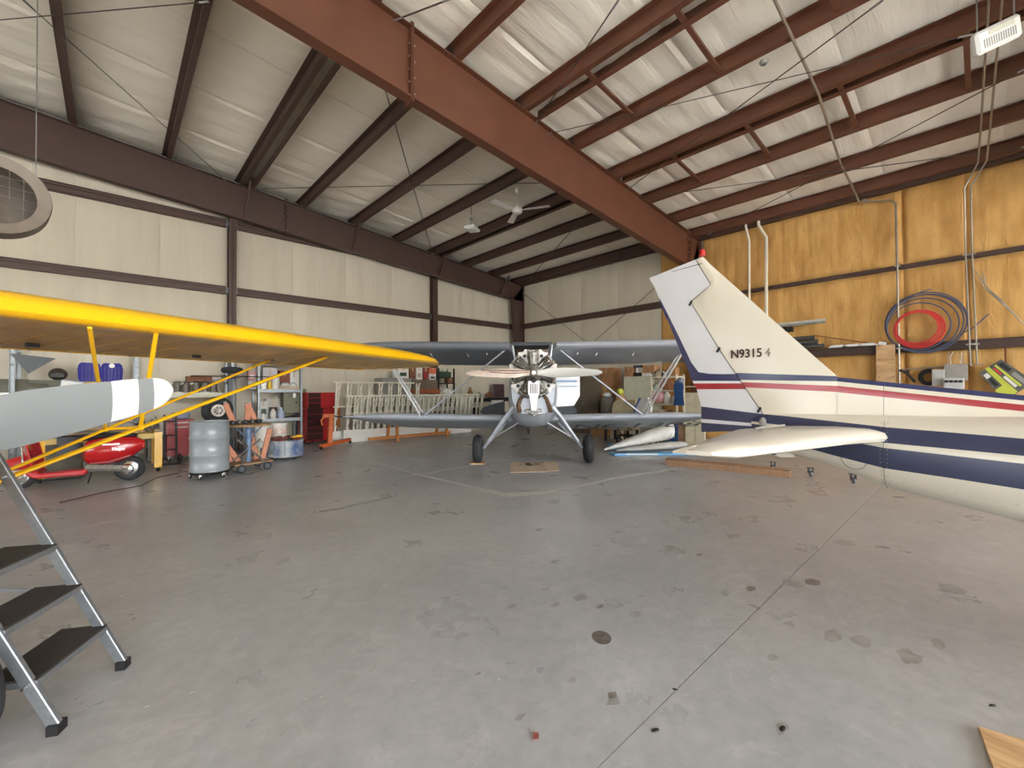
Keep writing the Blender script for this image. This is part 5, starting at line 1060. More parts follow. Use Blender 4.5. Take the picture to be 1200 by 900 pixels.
MB().boxb((-.16, -.2, 0), (.16, 0, .02)).build('toe_plate', BLACK, t); MB().ring((-.16, .05, .1), .07, .03, (1, 0, 0)).build('wheel', mat('wheel_red', (150, 60, 50), .5), t); MB().ring((.16, .05, .1), .07, .03, (1, 0, 0)).build('wheel', RUB, t)
# triangular grey plate behind rack, hanging
t = thing('grey_sheet', 'dark triangular sheet hanging above the cowling shell', 'sheet', (on_y(40, 425, 13.12).x, 13.12, on_y(34, 438, 13.12).z)); a, c, d = on_y(12, 414, 13.12), on_y(66, 420, 13.12), on_y(33, 438, 13.12); MB().prism([a, c, d], (0, .01, 0)).build('sheet', DKGREY, t, world=True)
# ================================================================== RIGHT-HAND BACK AREA (under and beside the biplane's right wing)
XC = 12.2
def xrect(px0, py0, px1, py1, X):
    a = on_x(px0, (py0 + py1) / 2, X); c = on_x(px1, (py0 + py1) / 2, X); m = (px0 + px1) / 2
    return a.y, c.y, on_x(m, py1, X).z, on_x(m, py0, X).z
def xcarton(name, label, cat, rect, X, dep, m, z0=None, kind='box', m2=None, group=None):
    ya_, yb_, za, zb = xrect(*rect, X)
    if z0 is not None: za = z0
    w_, h_ = abs(ya_ - yb_), zb - za
    t = thing(name, label, cat, (X + dep / 2, (ya_ + yb_) / 2, za), -PI / 2, group)   # local -y faces the camera side (-x)
    MB().boxb((-w_ / 2, -dep / 2, 0), (w_ / 2, dep / 2, h_)).build('body', m, t, bevel=.004)
    if kind == 'box':
        MB().boxb((-.02, -dep / 2 - .001, h_ * .7), (.02, dep / 2 + .001, h_ + .001)).build('tape', TAPE, t)
        if m2: MB().boxb((-w_ * .3, -dep / 2 - .0015, h_ * .2), (w_ * .3, -dep / 2, h_ * .55)).build('printed_label', m2, t)
    elif kind == 'doors':
        for s in (-1, 1):
            d = MB().boxb((s * w_ / 4 - w_ * .24, -dep / 2 - .015, h_ * .02), (s * w_ / 4 + w_ * .24, -dep / 2, h_ * .98)).build('door', m2 or m, t, bevel=.003)
            MB().boxb((s * w_ * .03 - .012, -dep / 2 - .035, h_ * .48), (s * w_ * .03 + .012, -dep / 2 - .015, h_ * .54)).build('handle', CHROME, d)
    return t
xcarton('metal_locker', 'tall taupe double-door locker behind the biplane engine', 'locker', (668, 441, 701, 500), 12.3, .55, TAUPE, z0=0, kind='doors')
zl = xrect(668, 441, 701, 500, 12.3)[3]
xcarton('cabinet', 'pale green two-door cabinet under the cartons', 'cabinet', (731, 441, 763, 500), XC, .5, BEIGE, z0=0, kind='doors')
zg = xrect(731, 441, 763, 500, XC)[3]
b_ = xrect(731, 441, 763, 500, XC)
xcarton('carton', 'tall brown carton stacked on the floor boxes beside locker', 'box', (702, 431, 719, 452), 12.5, .45, CARD, kind='box')
za_ = xrect(702, 431, 719, 452, 12.5)[2]
xcarton('carton_tower', 'plain brown carton tower holding up the tall carton', 'box', (702, 452, 717, 506), 12.5, .45, CARD, z0=0)
# lift tower top to carton base by construction: both meet at py 452
xcarton('carton', 'brown carton on left end of pale green cabinet', 'box', (732, 430, 741, 441), XC + .05, .35, CARD, z0=zg)
t = thing('machine_head', 'small black machine between cartons on pale green cabinet', 'machine', (XC + .2, on_x(747, 440, XC + .2).y, zg)); MB().boxb((-.1, -.14, 0), (.1, .14, .12)).build('base', BLACK, t); MB().tube((0, 0, .12), (0, 0, .3), .05).build('column', WHITE, t); MB().boxb((-.08, -.16, .28), (.08, .1, .36)).build('head', DKGREY, t)
xcarton('carton', 'white open carton on right of pale green cabinet', 'box', (752, 437, 762, 441), XC + .02, .35, WHITE, z0=zg)
zw = xrect(752, 437, 762, 441, XC + .02)[3]
xcarton('carton', 'brown carton on the white open carton', 'box', (753, 428, 767, 437), XC + .02, .38, CARD, z0=zw)
# silver vacuum drum and yellow lid
p = on_x(714, 470, 12.0); t = thing('shop_vacuum', 'grey shop drum in clear wrap behind diagonal strut', 'drum', (12.0, p.y, 0)); MB().lathe([(.27, 0), (.28, .3), (.28, 1.15), (.22, 1.25), (.12, 1.3), (.0001, 1.3)], n=20).build('body', mat('hazy_grey', (120, 118, 112), .4, var=.25, scale=8), t); MB().sph((-.05, .05, 1.36), .14, 10, (1, 1, .6)).build('wrap', CLEAR, t)
p = on_x(727, 463, 11.9); t = thing('brown_sack', 'brown paper sack with yellow ball on top', 'sack', (11.9, p.y, 0)); MB().lathe([(.2, 0), (.24, .25), (.22, .8), (.16, 1.25), (.1, 1.38), (.0001, 1.36)], n=14).build('paper', CARD, t)
t2 = thing('yellow_ball', 'small lime yellow ball resting on the brown sack', 'ball', (11.9, p.y, 1.37)); MB().sph((0, 0, .10), .11, 12).build('ball', LIME, t2)
# beige upholstered seat back, blue and white boards
p0_, p1_ = on_x(718, 478, 11.4), on_x(747, 478, 11.4); t = thing('upholstered_bench', 'beige rounded padded bench back behind the wing', 'bench', (11.4, (p0_.y + p1_.y) / 2, 0), -PI / 2); w2 = abs(p0_.y - p1_.y) / 2
MB().prism([(-w2, 0, .5), (-w2, 0, 1.0), (-w2 * .85, 0, 1.16), (-w2 * .6, 0, 1.2), (w2, 0, 1.25), (w2, 0, .5)], (0, .16, 0)).build('back_cushion', mat('beige_pad', (196, 184, 150), .7), t, bevel=.03); MB().boxb((-w2, -.5, .35), (w2, .08, .52)).build('seat_cushion', MATS['beige_pad'], t, bevel=.03)
for x in (-w2 + .05, w2 - .05):
    for y in (-.45, .05): MB().boxb((x - .03, y - .03, 0), (x + .03, y + .03, .35)).build('leg', BLACK, t)
p = on_x(752, 482, 11.1); t = thing('float_panel', 'white panel with curved blue edge standing behind the wing struts', 'panel', (11.1, p.y, .55), -PI / 2 - .2)
MB().prism([(-.25, 0, 0), (-.2, 0, .45), (0, 0, .72), (.25, 0, .76), (.35, 0, .5), (.3, 0, 0)], (0, .06, 0)).build('panel', WHITE, t); MB().path([(-.27, -.04, 0), (-.22, -.04, .45), (-.02, -.04, .74)], .035, 8, flat=.6).build('blue_edge', BLUE, t)
t = thing('wheeled_cart', 'black wheeled cart with bent handle under biplane right wing', 'cart', (10.9, on_x(742, 508, 10.9).y, 0)); 
for s in (-.3, .3): MB().tube((s * .2, s, .22), (s * .2, s, .6), .015).build('post', BLACK, t)
MB().boxb((-.2, -.4, .2), (.2, .4, .24)).build('deck', BLACK, t); MB().tube((0, .4, .24), (.0, .62, .55), .016).build('handle', BLACK, t); MB().boxb((-.2, -.4, .5), (.2, .4, .53)).build('deck', GREYC, t)
for y in (-.34, .34): MB().ring((-.2, y, .10), .07, .028, (1, .2, 0)).build('wheel', RUB, t); MB().ring((.2, y, .10), .07, .028, (1, .2, 0)).build('wheel', RUB, t)
t = thing('wheeled_cart', 'small grey wheeled cart right of the bent-handle cart', 'cart', (10.9, on_x(766, 508, 10.9).y, 0)); MB().boxb((-.2, -.3, .2), (.2, .3, .5)).build('body', GREYC, t)
for y in (-.25, .25): MB().ring((-.2, y, .10), .07, .028, (1, .2, 0)).build('wheel', RUB, t); MB().ring((.2, y, .10), .07, .028, (1, .2, 0)).build('wheel', RUB, t)
# beige shelving with goods
ysA, ysB = on_x(763, 470, XC).y, on_x(793, 470, XC).y
t = thing('shelving', 'cream shelving stuffed with goods beside the brown column', 'shelf', (XC + .2, (ysA + ysB) / 2, 0)); zz = [on_x(778, q, XC).z for q in (441, 457, 473, 488)]
CRM = mat('cream_shelf', (222, 212, 190), .5)
for y in (ysA, ysB):
    for x in (XC, XC + .45): MB().boxb((x - .025, y - .025, 0), (x + .025, y + .025, zz[0] + .04)).build('post', CRM, t, world=True)
for z in zz + [.15]: MB().boxb((XC - .02, ysB, z - .045), (XC + .47, ysA, z)).build('shelf_board', CRM, t, world=True)
def xgood(kind, px, row, lab, w_, h_, m, cat, cap=None, X=XC + .15):
    y = on_x(px, 470, X).y; t = thing(kind, lab, cat, (X, y, zz[row]), -PI / 2)
    if kind in ('bottle', 'jug', 'jar', 'can'): MB().lathe([(w_ * .95, 0), (w_, .01), (w_, h_ * .65), (w_ * .4, h_ * .85), (w_ * .4, h_ * .9)] if kind != 'can' else [(w_, 0), (w_, h_ * .88)], n=14).build('body', m, t); MB().lathe([(w_ * .48, h_ * .88), (w_ * .48, h_), (.0001, h_)], n=10).build('cap', cap or BLACK, t)
    elif kind == 'bag': MB().sph((0, 0, h_ / 2), h_ / 2, 12, (w_ / h_ * 2, .8, 1)).sph((w_ * .4, 0, h_ * .35), h_ * .33, 10).build('bag', m, t)
    else: MB().boxb((-w_, -.12, 0), (w_, .12, h_)).build('body', m, t, bevel=.004); MB().boxb((-.02, -.121, h_ * .6), (.02, .121, h_ + .001)).build('tape', TAPE, t)
for a in (('bag', 768, 1, 'pale green bag on left of second cream shelf', .16, .16, mat('pale_green', (176, 190, 170), .5), 'bag'), ('bag', 781, 1, 'orange brown netted bag on second cream shelf', .24, .34, mat('orange_brown', (176, 118, 80), .7, var=.3, scale=12), 'bag'),
          ('bag', 770, 2, 'pink plastic bag on third cream shelf', .28, .42, PINK, 'bag'), ('bottle', 781.5, 2, 'white bottle with white cap on third cream shelf', .10, .40, WHITE, 'bottle', WHITE), ('can', 790, 2, 'short white can at right of third cream shelf', .09, .22, WHITE, 'can', WHITE), ('box', 773, 3, 'white folded box on the bottom visible cream shelf', .14, .2, CARDL, 'box'), ('can', 786, 3, 'dark can on lowest visible cream shelf', .08, .2, BROWNB, 'can'),
          ('box', 789, 0, 'small brown box on cream shelving top', .14, .26, CARD, 'box'), ('box', 782, 0, 'white printed box on top of cream shelving', .13, .14, WHITE, 'box'), ('box', 776, 0, 'low tan box on top of cream shelving, leftmost', .12, .18, CARDL, 'box')): xgood(*a)
t = thing('blue_coat', 'blue jacket hanging at shelving end by brown column', 'jacket', (XC - .05, on_x(797, 460, XC).y, on_x(797, 471, XC).z)); MB().loft([[Vector((x * .5, y, z)) for x, y in ((-.08, -w), (.06, -w * .6), (.1, 0), (.06, w * .5), (-.08, w), (-.1, 0))] for z, w in ((-.1, .17), (.2, .13), (.45, .15), (.6, .10), (.66, .03))]).build('body', BLUE, t); MB().sph((0, -.05, .62), .12, 10, (.5, .8, .8)).build('hood', mat('grey_cloth', (140, 146, 160), .7), t)
xcarton('blue_box', 'blue box with pale lettering on floor below biplane wing tip', 'box', (781, 497, 793, 507), 11.3, .3, BLUE, z0=.12, m2=WHITE)
t = thing('crate_stack', 'dark low crate under the blue lettered box', 'crate', (11.45, on_x(787, 507, 11.3).y, 0)); MB().boxb((-.16, -.25, 0), (.16, .25, .03)).build('base', BLACK, t); MB().boxb((-.16, -.25, .09), (.16, .25, .12)).build('top', BLACK, t); MB().boxb((-.14, -.2, .03), (.14, -.16, .09)).boxb((-.14, .16, .03), (.14, .2, .09)).build('block', BLACK, t)
xcarton('tall_panel', 'beige framed board leaning right of the brown column', 'panel', (803, 460, 826, 520), 11.2, .05, mat('beige_panel', (206, 196, 168), .6), z0=0, kind='doors')
xcarton('plywood_sheet', 'brown plywood edge standing left of the beige board', 'panel', (795, 497, 804, 518), 11.25, .05, PLANK, z0=0, kind='x')
t = thing('wall_shelf', 'small cream shelf rack beyond the rudder edge', 'shelf', (12.9, on_x(812, 460, 12.9).y, 0));
for y in (-.3, .3): MB().boxb((-.02, y - .02, 0), (.02, y + .02, 2.0)).build('post', CRM, t)
for z in (.8, 1.3, 1.6): MB().boxb((-.02, -.32, z), (.38, .32, z + .03)).build('board', CRM, t)
xcarton('floor_carton', 'long brown carton on floor under the lower wing', 'box', (692, 498, 714, 509), 11.7, .5, CARD, z0=0); xcarton('floor_carton', 'light tan carton right of the long floor carton', 'box', (715, 499, 727, 509), 11.6, .4, CARDL, z0=0)
# --- white fairings, blue panels and lumber lying on the floor left of the tail
a_, c_ = on_z(708, 530), on_z(790, 519); 
t = thing('wing_tip_fairing', 'long white tapered fairing with bright open end, on floor', 'fairing', (a_.x, a_.y, 0))
P0 = Vector((a_.x, a_.y, .07)); P1 = P0 + ( on_z(786, 524) - on_z(708, 530)) * .95; P1.z = .42
rg = []; dd = (P1 - P0)
for s, r, hz_ in ((0, .03, .02), (.12, .07, .05), (.35, .14, .10), (.65, .20, .16), (.88, .23, .20), (1, .22, .19)):
    n = Vector((-dd.y, dd.x, 0)).normalized(); c = P0 + dd * s; rg.append([c + n * (r * math.cos(k * PI / 6)) + Vector((0, 0, hz_ * math.sin(k * PI / 6))) for k in range(12)])
for r in rg:
    mz = min(v.z for v in r)
    if mz < .02:
        for v in r: v.z += .02 - mz
MB().loft(rg).build('shell', mat('aged_white', (206, 206, 200), .45), t, world=True)
n = Vector((-dd.y, dd.x, 0)).normalized(); MB().loft([[P1 + dd.normalized() * (e * .16) + n * (r * math.cos(k * PI / 6)) + Vector((0, 0, h_ * math.sin(k * PI / 6) + .03 * e)) for k in range(12)] for e, r, h_ in ((-.6, .235, .2), (.2, .235, .21), (1, .10, .16))]).build('bright_end_cap', WHITE, t, world=True)
t = thing('floor_fairing', 'flat white curved fairing lying behind the blue panel', 'fairing', (on_z(760, 527).x, on_z(760, 527).y, 0)); f0, f1 = on_z(722, 532), on_z(800, 526)
rg = []
for s, r, hz_ in ((0, .05, .01), (.2, .16, .05), (.5, .22, .07), (.8, .22, .09), (1, .18, .07)):
    c = Vector((f0.x, f0.y, .09)).lerp(Vector((f1.x, f1.y, .12)), s); nn = Vector((f1.y - f0.y, -(f1.x - f0.x), 0)).normalized(); rg.append([c + nn * (r * math.cos(k * PI / 5)) + Vector((0, 0, hz_ * math.sin(k * PI / 5))) for k in range(10)])
MB().loft(rg).build('shell', MATS['aged_white'], t, world=True)
g0, g1 = on_z(720, 534), on_z(830, 533); t = thing('painted_sheet', 'thin sky blue and white painted panel lying flat on floor', 'panel', (g0.x, g0.y, 0)); w_ = Vector((.25, .45, 0))
MB().prism([(g0.x, g0.y, .02), (g1.x, g1.y, .02), (g1.x + w_.x, g1.y + w_.y, .02), (g0.x + w_.x * .5, g0.y + w_.y * .5, .02)], (0, 0, .035)).build('panel', SKYB, t, world=True)
MB().bar((g0.x + .05, g0.y - .02, .03), (g0.x + (g1.x - g0.x) * .45, g0.y + (g1.y - g0.y) * .45 - .02, .03), .02, .028).build('white_edge', WHITE, t, world=True)
k0 = on_z(716, 526); t = thing('blue_block', 'small sky blue block beyond the fairing point', 'block', (k0.x, k0.y, 0)); MB().prism([(k0.x - .12, k0.y, 0.0), (k0.x + .22, k0.y - .1, 0.0), (k0.x + .2, k0.y - .1, .06), (k0.x - .1, k0.y, .14)], (.05, .12, 0)).build('block', SKYB, t, world=True)
l0, l1 = on_z(780, 545), on_z(925, 560); 
for k in range(4):
    z = .029 + .057 * (k // 2) ; o_ = Vector((.06 + .17 * (k % 2), .10 * (k % 2) * 1.0, 0)) 
    t = thing('timber_plank', ['weathered plank at bottom front of stack beneath stabiliser', 'weathered plank at bottom rear of stack beneath stabiliser', 'weathered plank at top front of stack beneath stabiliser', 'weathered plank at top rear of stack beneath stabiliser'][k], 'plank', (l0.x, l0.y, z - .028), 0, 'planks under the tailplane')
    MB().bar((l0.x + o_.x, l0.y + o_.y, z), (l1.x + o_.x, l1.y + o_.y, z),   .16, .055).build('board', PLANK, t, world=True, bevel=.003)
for px, py, lab in ((906, 551, 'small grey caster at plank end under fuselage'), (950, 559, 'small caster standing under the tail cone middle'), (1000, 567, 'small caster under fuselage nearest the picture right')):
    p = on_z(px, py); t = thing('caster', lab, 'caster', (p.x, p.y, 0), .6)
    MB().ring((0, 0, .055), .038, .017, (0, 1, 0), n=16).build('wheel', GALV, t); MB().boxb((-.03, -.035, .06), (.03, -.027, .15)).boxb((-.03, .027, .06), (.03, .035, .15)).boxb((-.05, -.05, .15), (.05, .05, .16)).build('fork', DKGREY, t)
if 0: t = thing('creeper_board', 'low dark board riding on casters behind the tail', 'dolly', (9.2, 2.1, .165)); pass; 0 and MB().bar((c1.x, c1.y, .18), (c2.x, c2.y, .18), .3, .02).build('board', PLANK, t, world=True)
# --- cardboard, debris on the floor
def flat(name, label, cat, quad, m, th=.006, z=0.):
    P = [on_z(*q) for q in quad]; c = sum(P, Vector()) / 4; t = thing(name, label, cat, (c.x, c.y, z)); MB().prism([(p.x, p.y, z + th / 2 + .0005) for p in P], (0, 0, th)).build('sheet', m, t, world=True); return t
t = flat('cardboard_sheet', 'flattened cardboard with dark oil stains beneath the engine', 'cardboard', ((598, 542), (640, 541), (642, 553), (598, 554)), CARDL); flat('cardboard_sheet', 'plain cardboard flap overlapping right of the stained piece', 'cardboard', ((636, 541.5), (653, 541), (656, 552), (641, 553)), CARDL, z=.007)
q0 = on_z(620, 545); sp_ = MB()
for k, (dx, dy, r) in enumerate(((0, 0, .13), (.18, -.05, .09), (.08, .12, .10), (-.16, .1, .06))): sp_.lathe([(r, 0), (r * .9, .001), (.0001, .001)], (q0.x + dx, q0.y + dy, .0072), n=14, sq=.6)
sp_.build('oil_stain', mat('oil_stain', (92, 74, 58), .4), t, world=True)
flat('plywood_offcut', 'pale plywood offcut lying in the lower right corner', 'plywood', ((1147, 856), (1200, 872), (1260, 890), (1172, 925)), PLY, th=.018)
p = on_z(705, 747); t = tag(MB().lathe([(.0001, 0), (.075, 0), (.075, .0015), (.0001, .002)], (0, 0, 0), n=24, sq=.8).build('oil_patch', mat('plate_dark', (116, 110, 104), .5, var=.3, scale=20)), 'round dark oil patch in the middle of the concrete floor', 'stain'); t.location = (p.x, p.y, 0)
p = on_z(628, 865); t = tag(MB().prism([(-.02, 0, .003), (0, .018, .012), (.022, .004, .005), (.004, -.014, .002)], (.002, .002, .003)).build('dry_leaf', RUST), 'small rusty dry leaf on the floor near the camera', 'leaf'); t.location = (p.x, p.y, .003)
for px, py, r, lab in ((768, 856, .022, 'dark spot of dropped rubber right of the dry leaf'), (917, 854, .026, 'thin dark scrap on floor left of plywood offcut'), (791, 808, .014, 'tiny black scrap above the dropped rubber spot'), (1163, 827, .02, 'short black scrap above the plywood offcut')):
    p = on_z(px, py); t = tag(MB().lathe([(.0001, 0), (r, 0), (r * .8, .004), (.0001, .006)], n=9, sq=.45).build('floor_scrap', BLACK), lab, 'scrap'); t.location = (p.x, p.y, 0); t.rotation_euler = (0, 0, r * 90)
# marks worn into the slab: oil drips, a pale-edged resurfaced patch, straw
STN = mat('drip_stain', (161, 160, 158), .4, var=.2, scale=9); STD = mat('dark_drip_stain', (140, 135, 130), .4, var=.25, scale=9)
rnd = random.Random(11)
for px, py, r, mm in ((703, 711, .035, STD), (651, 709, .045, STN), (670, 798, .03, STN), (719, 822, .04, STN), (797, 647, .07, STN), (785, 642, .09, STN), (820, 650, .05, STD), (952, 682, .07, STD), (930, 684, .09, STN), (850, 695, .05, STN), (1065, 770, .09, STN), (1100, 755, .07, STN), (905, 770, .035, STN), (680, 700, .07, STN),
                      (600, 710, .04, STN), (975, 745, .10, STN), (1010, 752, .08, STN), (560, 790, .02, STD), (718, 815, .03, STD), (640, 690, .04, STN), (745, 720, .05, STN), (860, 628, .10, STN), (880, 690, .05, STD), (500, 712, .03, STN), (917, 854, .05, STN), (610, 840, .03, STN), (480, 640, .06, STN), (700, 640, .05, STN), (1115, 690, .10, STN), (590, 690, .035, STN)):
    p = on_z(px, py); n_ = 11; b = MB(); ph = rnd.uniform(0, 6); q_ = rnd.uniform(.4, .8)
    P_ = [(p.x + r * (1 + .3 * rnd.uniform(-1, 1)) * math.cos(2 * PI * k / n_ + ph), p.y + r * q_ * (1 + .3 * rnd.uniform(-1, 1)) * math.sin(2 * PI * k / n_ + ph), .0006) for k in range(n_)]
    b.prism(P_, (0, 0, .0008)).build('oil_drip', mm, floor)
PTC = [on_z(*q) for q in ((398, 527), (440, 541), (492, 556), (548, 569), (592, 580), (640, 577), (690, 566), (742, 556), (800, 548))]
e1, e2 = [], []
for k, p in enumerate(PTC):
    w_ = .05 + .06 * rnd.random(); dv = Vector((p.x, p.y, 0)).normalized(); e1.append((p.x - dv.x * w_, p.y - dv.y * w_, .0006)); e2.append((p.x + dv.x * w_, p.y + dv.y * w_, .0006))
for k in range(len(e1) - 1): MB().prism([e1[k], e1[k + 1], e2[k + 1], e2[k]], (0, 0, .0008)).build('pale_patch_edge', mat('pale_screed', (196, 196, 192), .6, var=.15, scale=14), floor)
b = MB()
for k in range(90):
    p = on_z(rnd.uniform(60, 700), rnd.uniform(610, 830)); a = rnd.uniform(0, PI); l_ = rnd.uniform(.006, .03); b.bar((p.x, p.y, .001), (p.x + l_ * math.cos(a), p.y + l_ * math.sin(a), .0015), .0012, .0012)
o = b.build('straw_bits', mat('straw', (214, 206, 184), .7), floor); o['kind'] = 'stuff'
# chain or cord lines on floor
pp = [on_z(*q) for q in ((375, 600), (395, 597), (420, 591), (445, 586), (468, 580))]
b = MB()
for i in range(60):
    f = i / 60 * (len(pp) - 1); k = int(f); c = pp[k].lerp(pp[k + 1], f - k); b.ring((c.x, c.y + .02 * math.sin(i), .006), .012, .0022, (0, .7 * (i % 2), 1), n=8, m=4)
t = tag(b.build('floor_chain', STEEL), 'thin chain lying on the floor left of centre', 'chain')
pp = [on_z(*q) for q in ((70, 590), (120, 578), (165, 570), (185, 560), (210, 555))]; tag(MB().path([(p.x, p.y, .012) for p in pp], .008, 6).build('power_cord', mat('cord_brown', (96, 60, 52), .6)), 'brown cord trailing on the floor from the scooter', 'cord')
# ================================================================== RIGHT WALL FITTINGS
XI = XB - .2
t = thing('hose_coil', 'large grey-blue hose coil hanging on the yellow foam wall', 'hose', (XI, on_x(1083, 378, XI).y, on_x(1083, 378, XI).z))
cc = Vector((XI - .03, on_x(1083, 378, XI).y, on_x(1083, 378, XI).z + .0))
Rh = abs(on_x(1034, 378, XI).y - on_x(1132, 378, XI).y) / 2
for k, (dr_, dy, dz, dx) in enumerate(((0, 0, .0, 0), (-.03, .02, -.02, -.02), (-.07, .05, -.05, .0), (-.02, -.01, -.03, -.04), (-.14, .10, -.08, -.03))): MB().ring(cc + Vector((dx, dy, dz)), Rh * .98 + dr_, .014, (1, 0, 0), n=48, m=6).build('hose_loop', BLUEHOSE, t, world=True)
MB().path([cc + Vector((-.03, .4, .50)), cc + Vector((-.03, .1, .66)), cc + Vector((-.03, -.12, .72))], .012, 6).build('loose_end', BLUEHOSE, t, world=True); MB().path([cc + Vector((-.03, -.5, -.36)), cc + Vector((-.03, -.75, -.2)), cc + Vector((-.03, -.97, .06))], .012, 6).build('loose_end', BLUEHOSE, t, world=True)
rc_ = on_x(1077, 386, XI); t = thing('hose_coil', 'smaller red hose coil inside the grey-blue coil', 'hose', (XI, rc_.y, rc_.z)); Rr_ = abs(on_x(1047, 386, XI).y - on_x(1107, 386, XI).y) / 2
for k in range(4): MB().ring(rc_ + Vector((-.09 - .005 * k, .01 * k, .01 * k)), Rr_ - .025 * k, .015, (1, 0, 0), n=44, m=6).build('hose_loop', REDHOSE, t, world=True)
# conduits
def run(name, label, pts, r, m, cat='pipe', clips=()):
    t = thing(name, label, cat, pts[-1]); MB().path(pts, r, 8).build('pipe', m, t, world=True)
    for c in clips: MB().boxb((c[0] - .02, c[1] - .05, c[2] - .015), (c[0] + .03, c[1] + .05, c[2] + .015)).build('pipe_clamp', STEEL, t, world=True)
    return t
COND = mat('conduit', (168, 160, 146), .4, metal=.6)
def rz_(x, d=.0): return zt(x) - d
run('steel_conduit', 'bare conduit dropping across the rafters down the foam wall', [(6.0, 1.85, rz_(6.0)), (8.9, 1.84, rz_(8.9) - .02), (11.4, 1.99, rz_(11.4) - .02), (12.9, 1.99, rz_(12.9) - .02), (13.22, 1.95, 6.02), (13.26, 1.6, 5.94), (13.26, 1.38, 5.9), (13.27, 1.30, 5.8), (13.24, 1.285, 4.3), (13.24, 1.28, 1.2)], .022, COND, 'conduit', [(13.24, 1.285, 4.34), (13.24, 1.285, 2.45)])
t = thing('conduit_switch', 'small junction on conduit bend under the eave', 'junction box', (13.2, 1.7, 5.95)); MB().box((13.22, 1.85, 6.03), (.06, .08, .06)).build('box', STEEL, t, world=True); MB().box((13.18, 1.85, 6.03), (.01, .06, .05)).build('cover', COND, t, world=True)
for k, dy in ((0, 0), (1, -.12)):
    run('steel_conduit', ['left pipe of the paired conduits at right', 'right pipe of the paired conduits at right'][k], [(8.4, -.13 + dy, rz_(8.4)), (11.9, -.04 + dy, rz_(11.9) - .02), (12.9, 0 + dy, 6.1), (13.2, .2 + dy * .8, 5.75), (13.22, .20 + dy * .8, 4.3), (13.22, .16 + dy * .8, 2.0)], .016, COND, 'conduit', [(13.22, .2 + dy * .8, 4.34), (13.22, .17 + dy * .8, 2.45)])
py_ = [on_x(*q, XB - .3) for q in ((874, 252), (874, 266), (878, 283), (878, 350), (877, 372))]; run('vent_pipe', 'thin white pipe nearer the fin on the foam wall', py_, .032, PVC)
py_ = [on_x(*q, XB - .3) for q in ((889, 247), (889, 264), (898, 278), (898, 372))]; run('vent_pipe', 'thicker white pipe right of the thin one', py_, .042, PVC)
YRD = [on_x(1178, q, XI).z for q in (395, 462)]
run('steel_rod', 'short upright rod in front of the lime printed box', [(XI + .08, -.33, YRD[0]), (XI + .08, -.33, 1.0)], .014, RUST)
MB
# Y-shaped wire bundle
t = thing('wire_bundle', 'thin pale rods splayed at top leaning on the foam wall', 'rods', (XI, -.6, 2.7)); e_ = [on_x(*q, XI - .02) for q in ((1143, 317), (1152, 318), (1147, 322), (1156, 338), (1172, 352), (1200, 380), (1230, 412))]
for s_ in (0, 1, 2): MB().path([e_[s_], e_[3] + Vector((0, .04 * (s_ - 1), .03 * (s_ - 1))), e_[4] + Vector((0, .02 * (s_ - 1), 0)), e_[5], e_[6]], .009, 5).build('rod', COND, t, world=True)
# girt clutter
ZG = 2.555
t = thing('box_channel', 'pale grey steel channel pair lying on brackets above girt', 'channel', (XI, 3.2, on_x(940, 378, XI).z)); a, c = on_x(905, 381, XI - .1), on_x(967, 374.5, XI - .1)
for dz in (0, -.055): MB().bar(a + Vector((0, 0, dz)), c + Vector((0, 0, dz)), .10, .05).build('channel', GREYC if dz else mat('pale_channel', (206, 204, 194), .4), t, world=True)
t2 = thing('wall_bracket', 'dark brackets under the grey channels near the fin', 'bracket', (XI, 3.6, 3.0)); 
for py in (386, 387): a = on_x(918 + (py - 386) * 8, 386, XI - .06); MB().box(a, (.2, .12, .12)).build('bracket', BLACK, t2, world=True)
for k, (pa_, pb_, lab) in enumerate((((920, 397), (953, 395.5), 'topmost dark pipe of the three on the girt'), ((924, 402), (957, 400.5), 'middle dark pipe of the three on the girt'), ((930, 408), (965, 405), 'lowest dark pipe of the three on the girt'))):
    a, c = on_x(*pa_, XI - .08), on_x(*pb_, XI - .08); a.y += .8; c.z = a.z = c.z; t = thing('dark_pipe', lab, 'pipe', c, 0, 'dark pipes on the girt'); MB().tube(a, c, .055, n=12).build('pipe', mat('dark_pipe', (78, 80, 78), .4), t, world=True)
    MB().lathe([(.058, 0), (.062, .02), (.045, .022), (.0001, .0)], c, (0, -1, 0), 12).build('pipe_end', DKGREY, t, world=True)
for k, (px, lab) in enumerate(((982, 'folded white paper on girt nearest the fin'), (999, 'folded white paper in middle of the girt'), (1018, 'folded white paper beside the plywood board'))):
    p = on_x(px, 407, XI - .05); t = thing('paper_packet', lab, 'paper', (XI - .05, p.y, ZG), 0, 'white papers on the girt'); MB().prism([(0, -.2, 0), (0, .2, 0), (0, .12, .055), (0, -.1, .06)], (.12, 0, 0)).build('packet', WHITE, t, world=False)
t = thing('long_rod', 'thin dark rod lying along the girt behind pipes', 'rod', (XI, 2, 2.7)); MB().tube(on_x(955, 393, XI - .05), on_x(1030, 404, XI - .05), .01).build('rod', RUST, t, world=True)
ya_, yb_ = on_x(1027, 425, XI - .04).y, on_x(1049.5, 425, XI - .04).y; t = thing('plywood_board', 'upright plywood board with screws beside the conduit', 'board', (XI - .04, (ya_ + yb_) / 2, 1.2)); MB().boxb((XI - .06, yb_, 1.2), (XI - .035, ya_, on_x(1038, 404, XI - .04).z)).build('board', PLY, t, world=True)
for y in (ya_ - .05, yb_ + .05):
    for z in (1.8, 2.2, 2.52): MB().lathe([(.012, 0), (.012, .004), (.0001, .005)], (XI - .061, y, z), (-1, 0, 0), 8).build('screw', DKGREY, t, world=True)
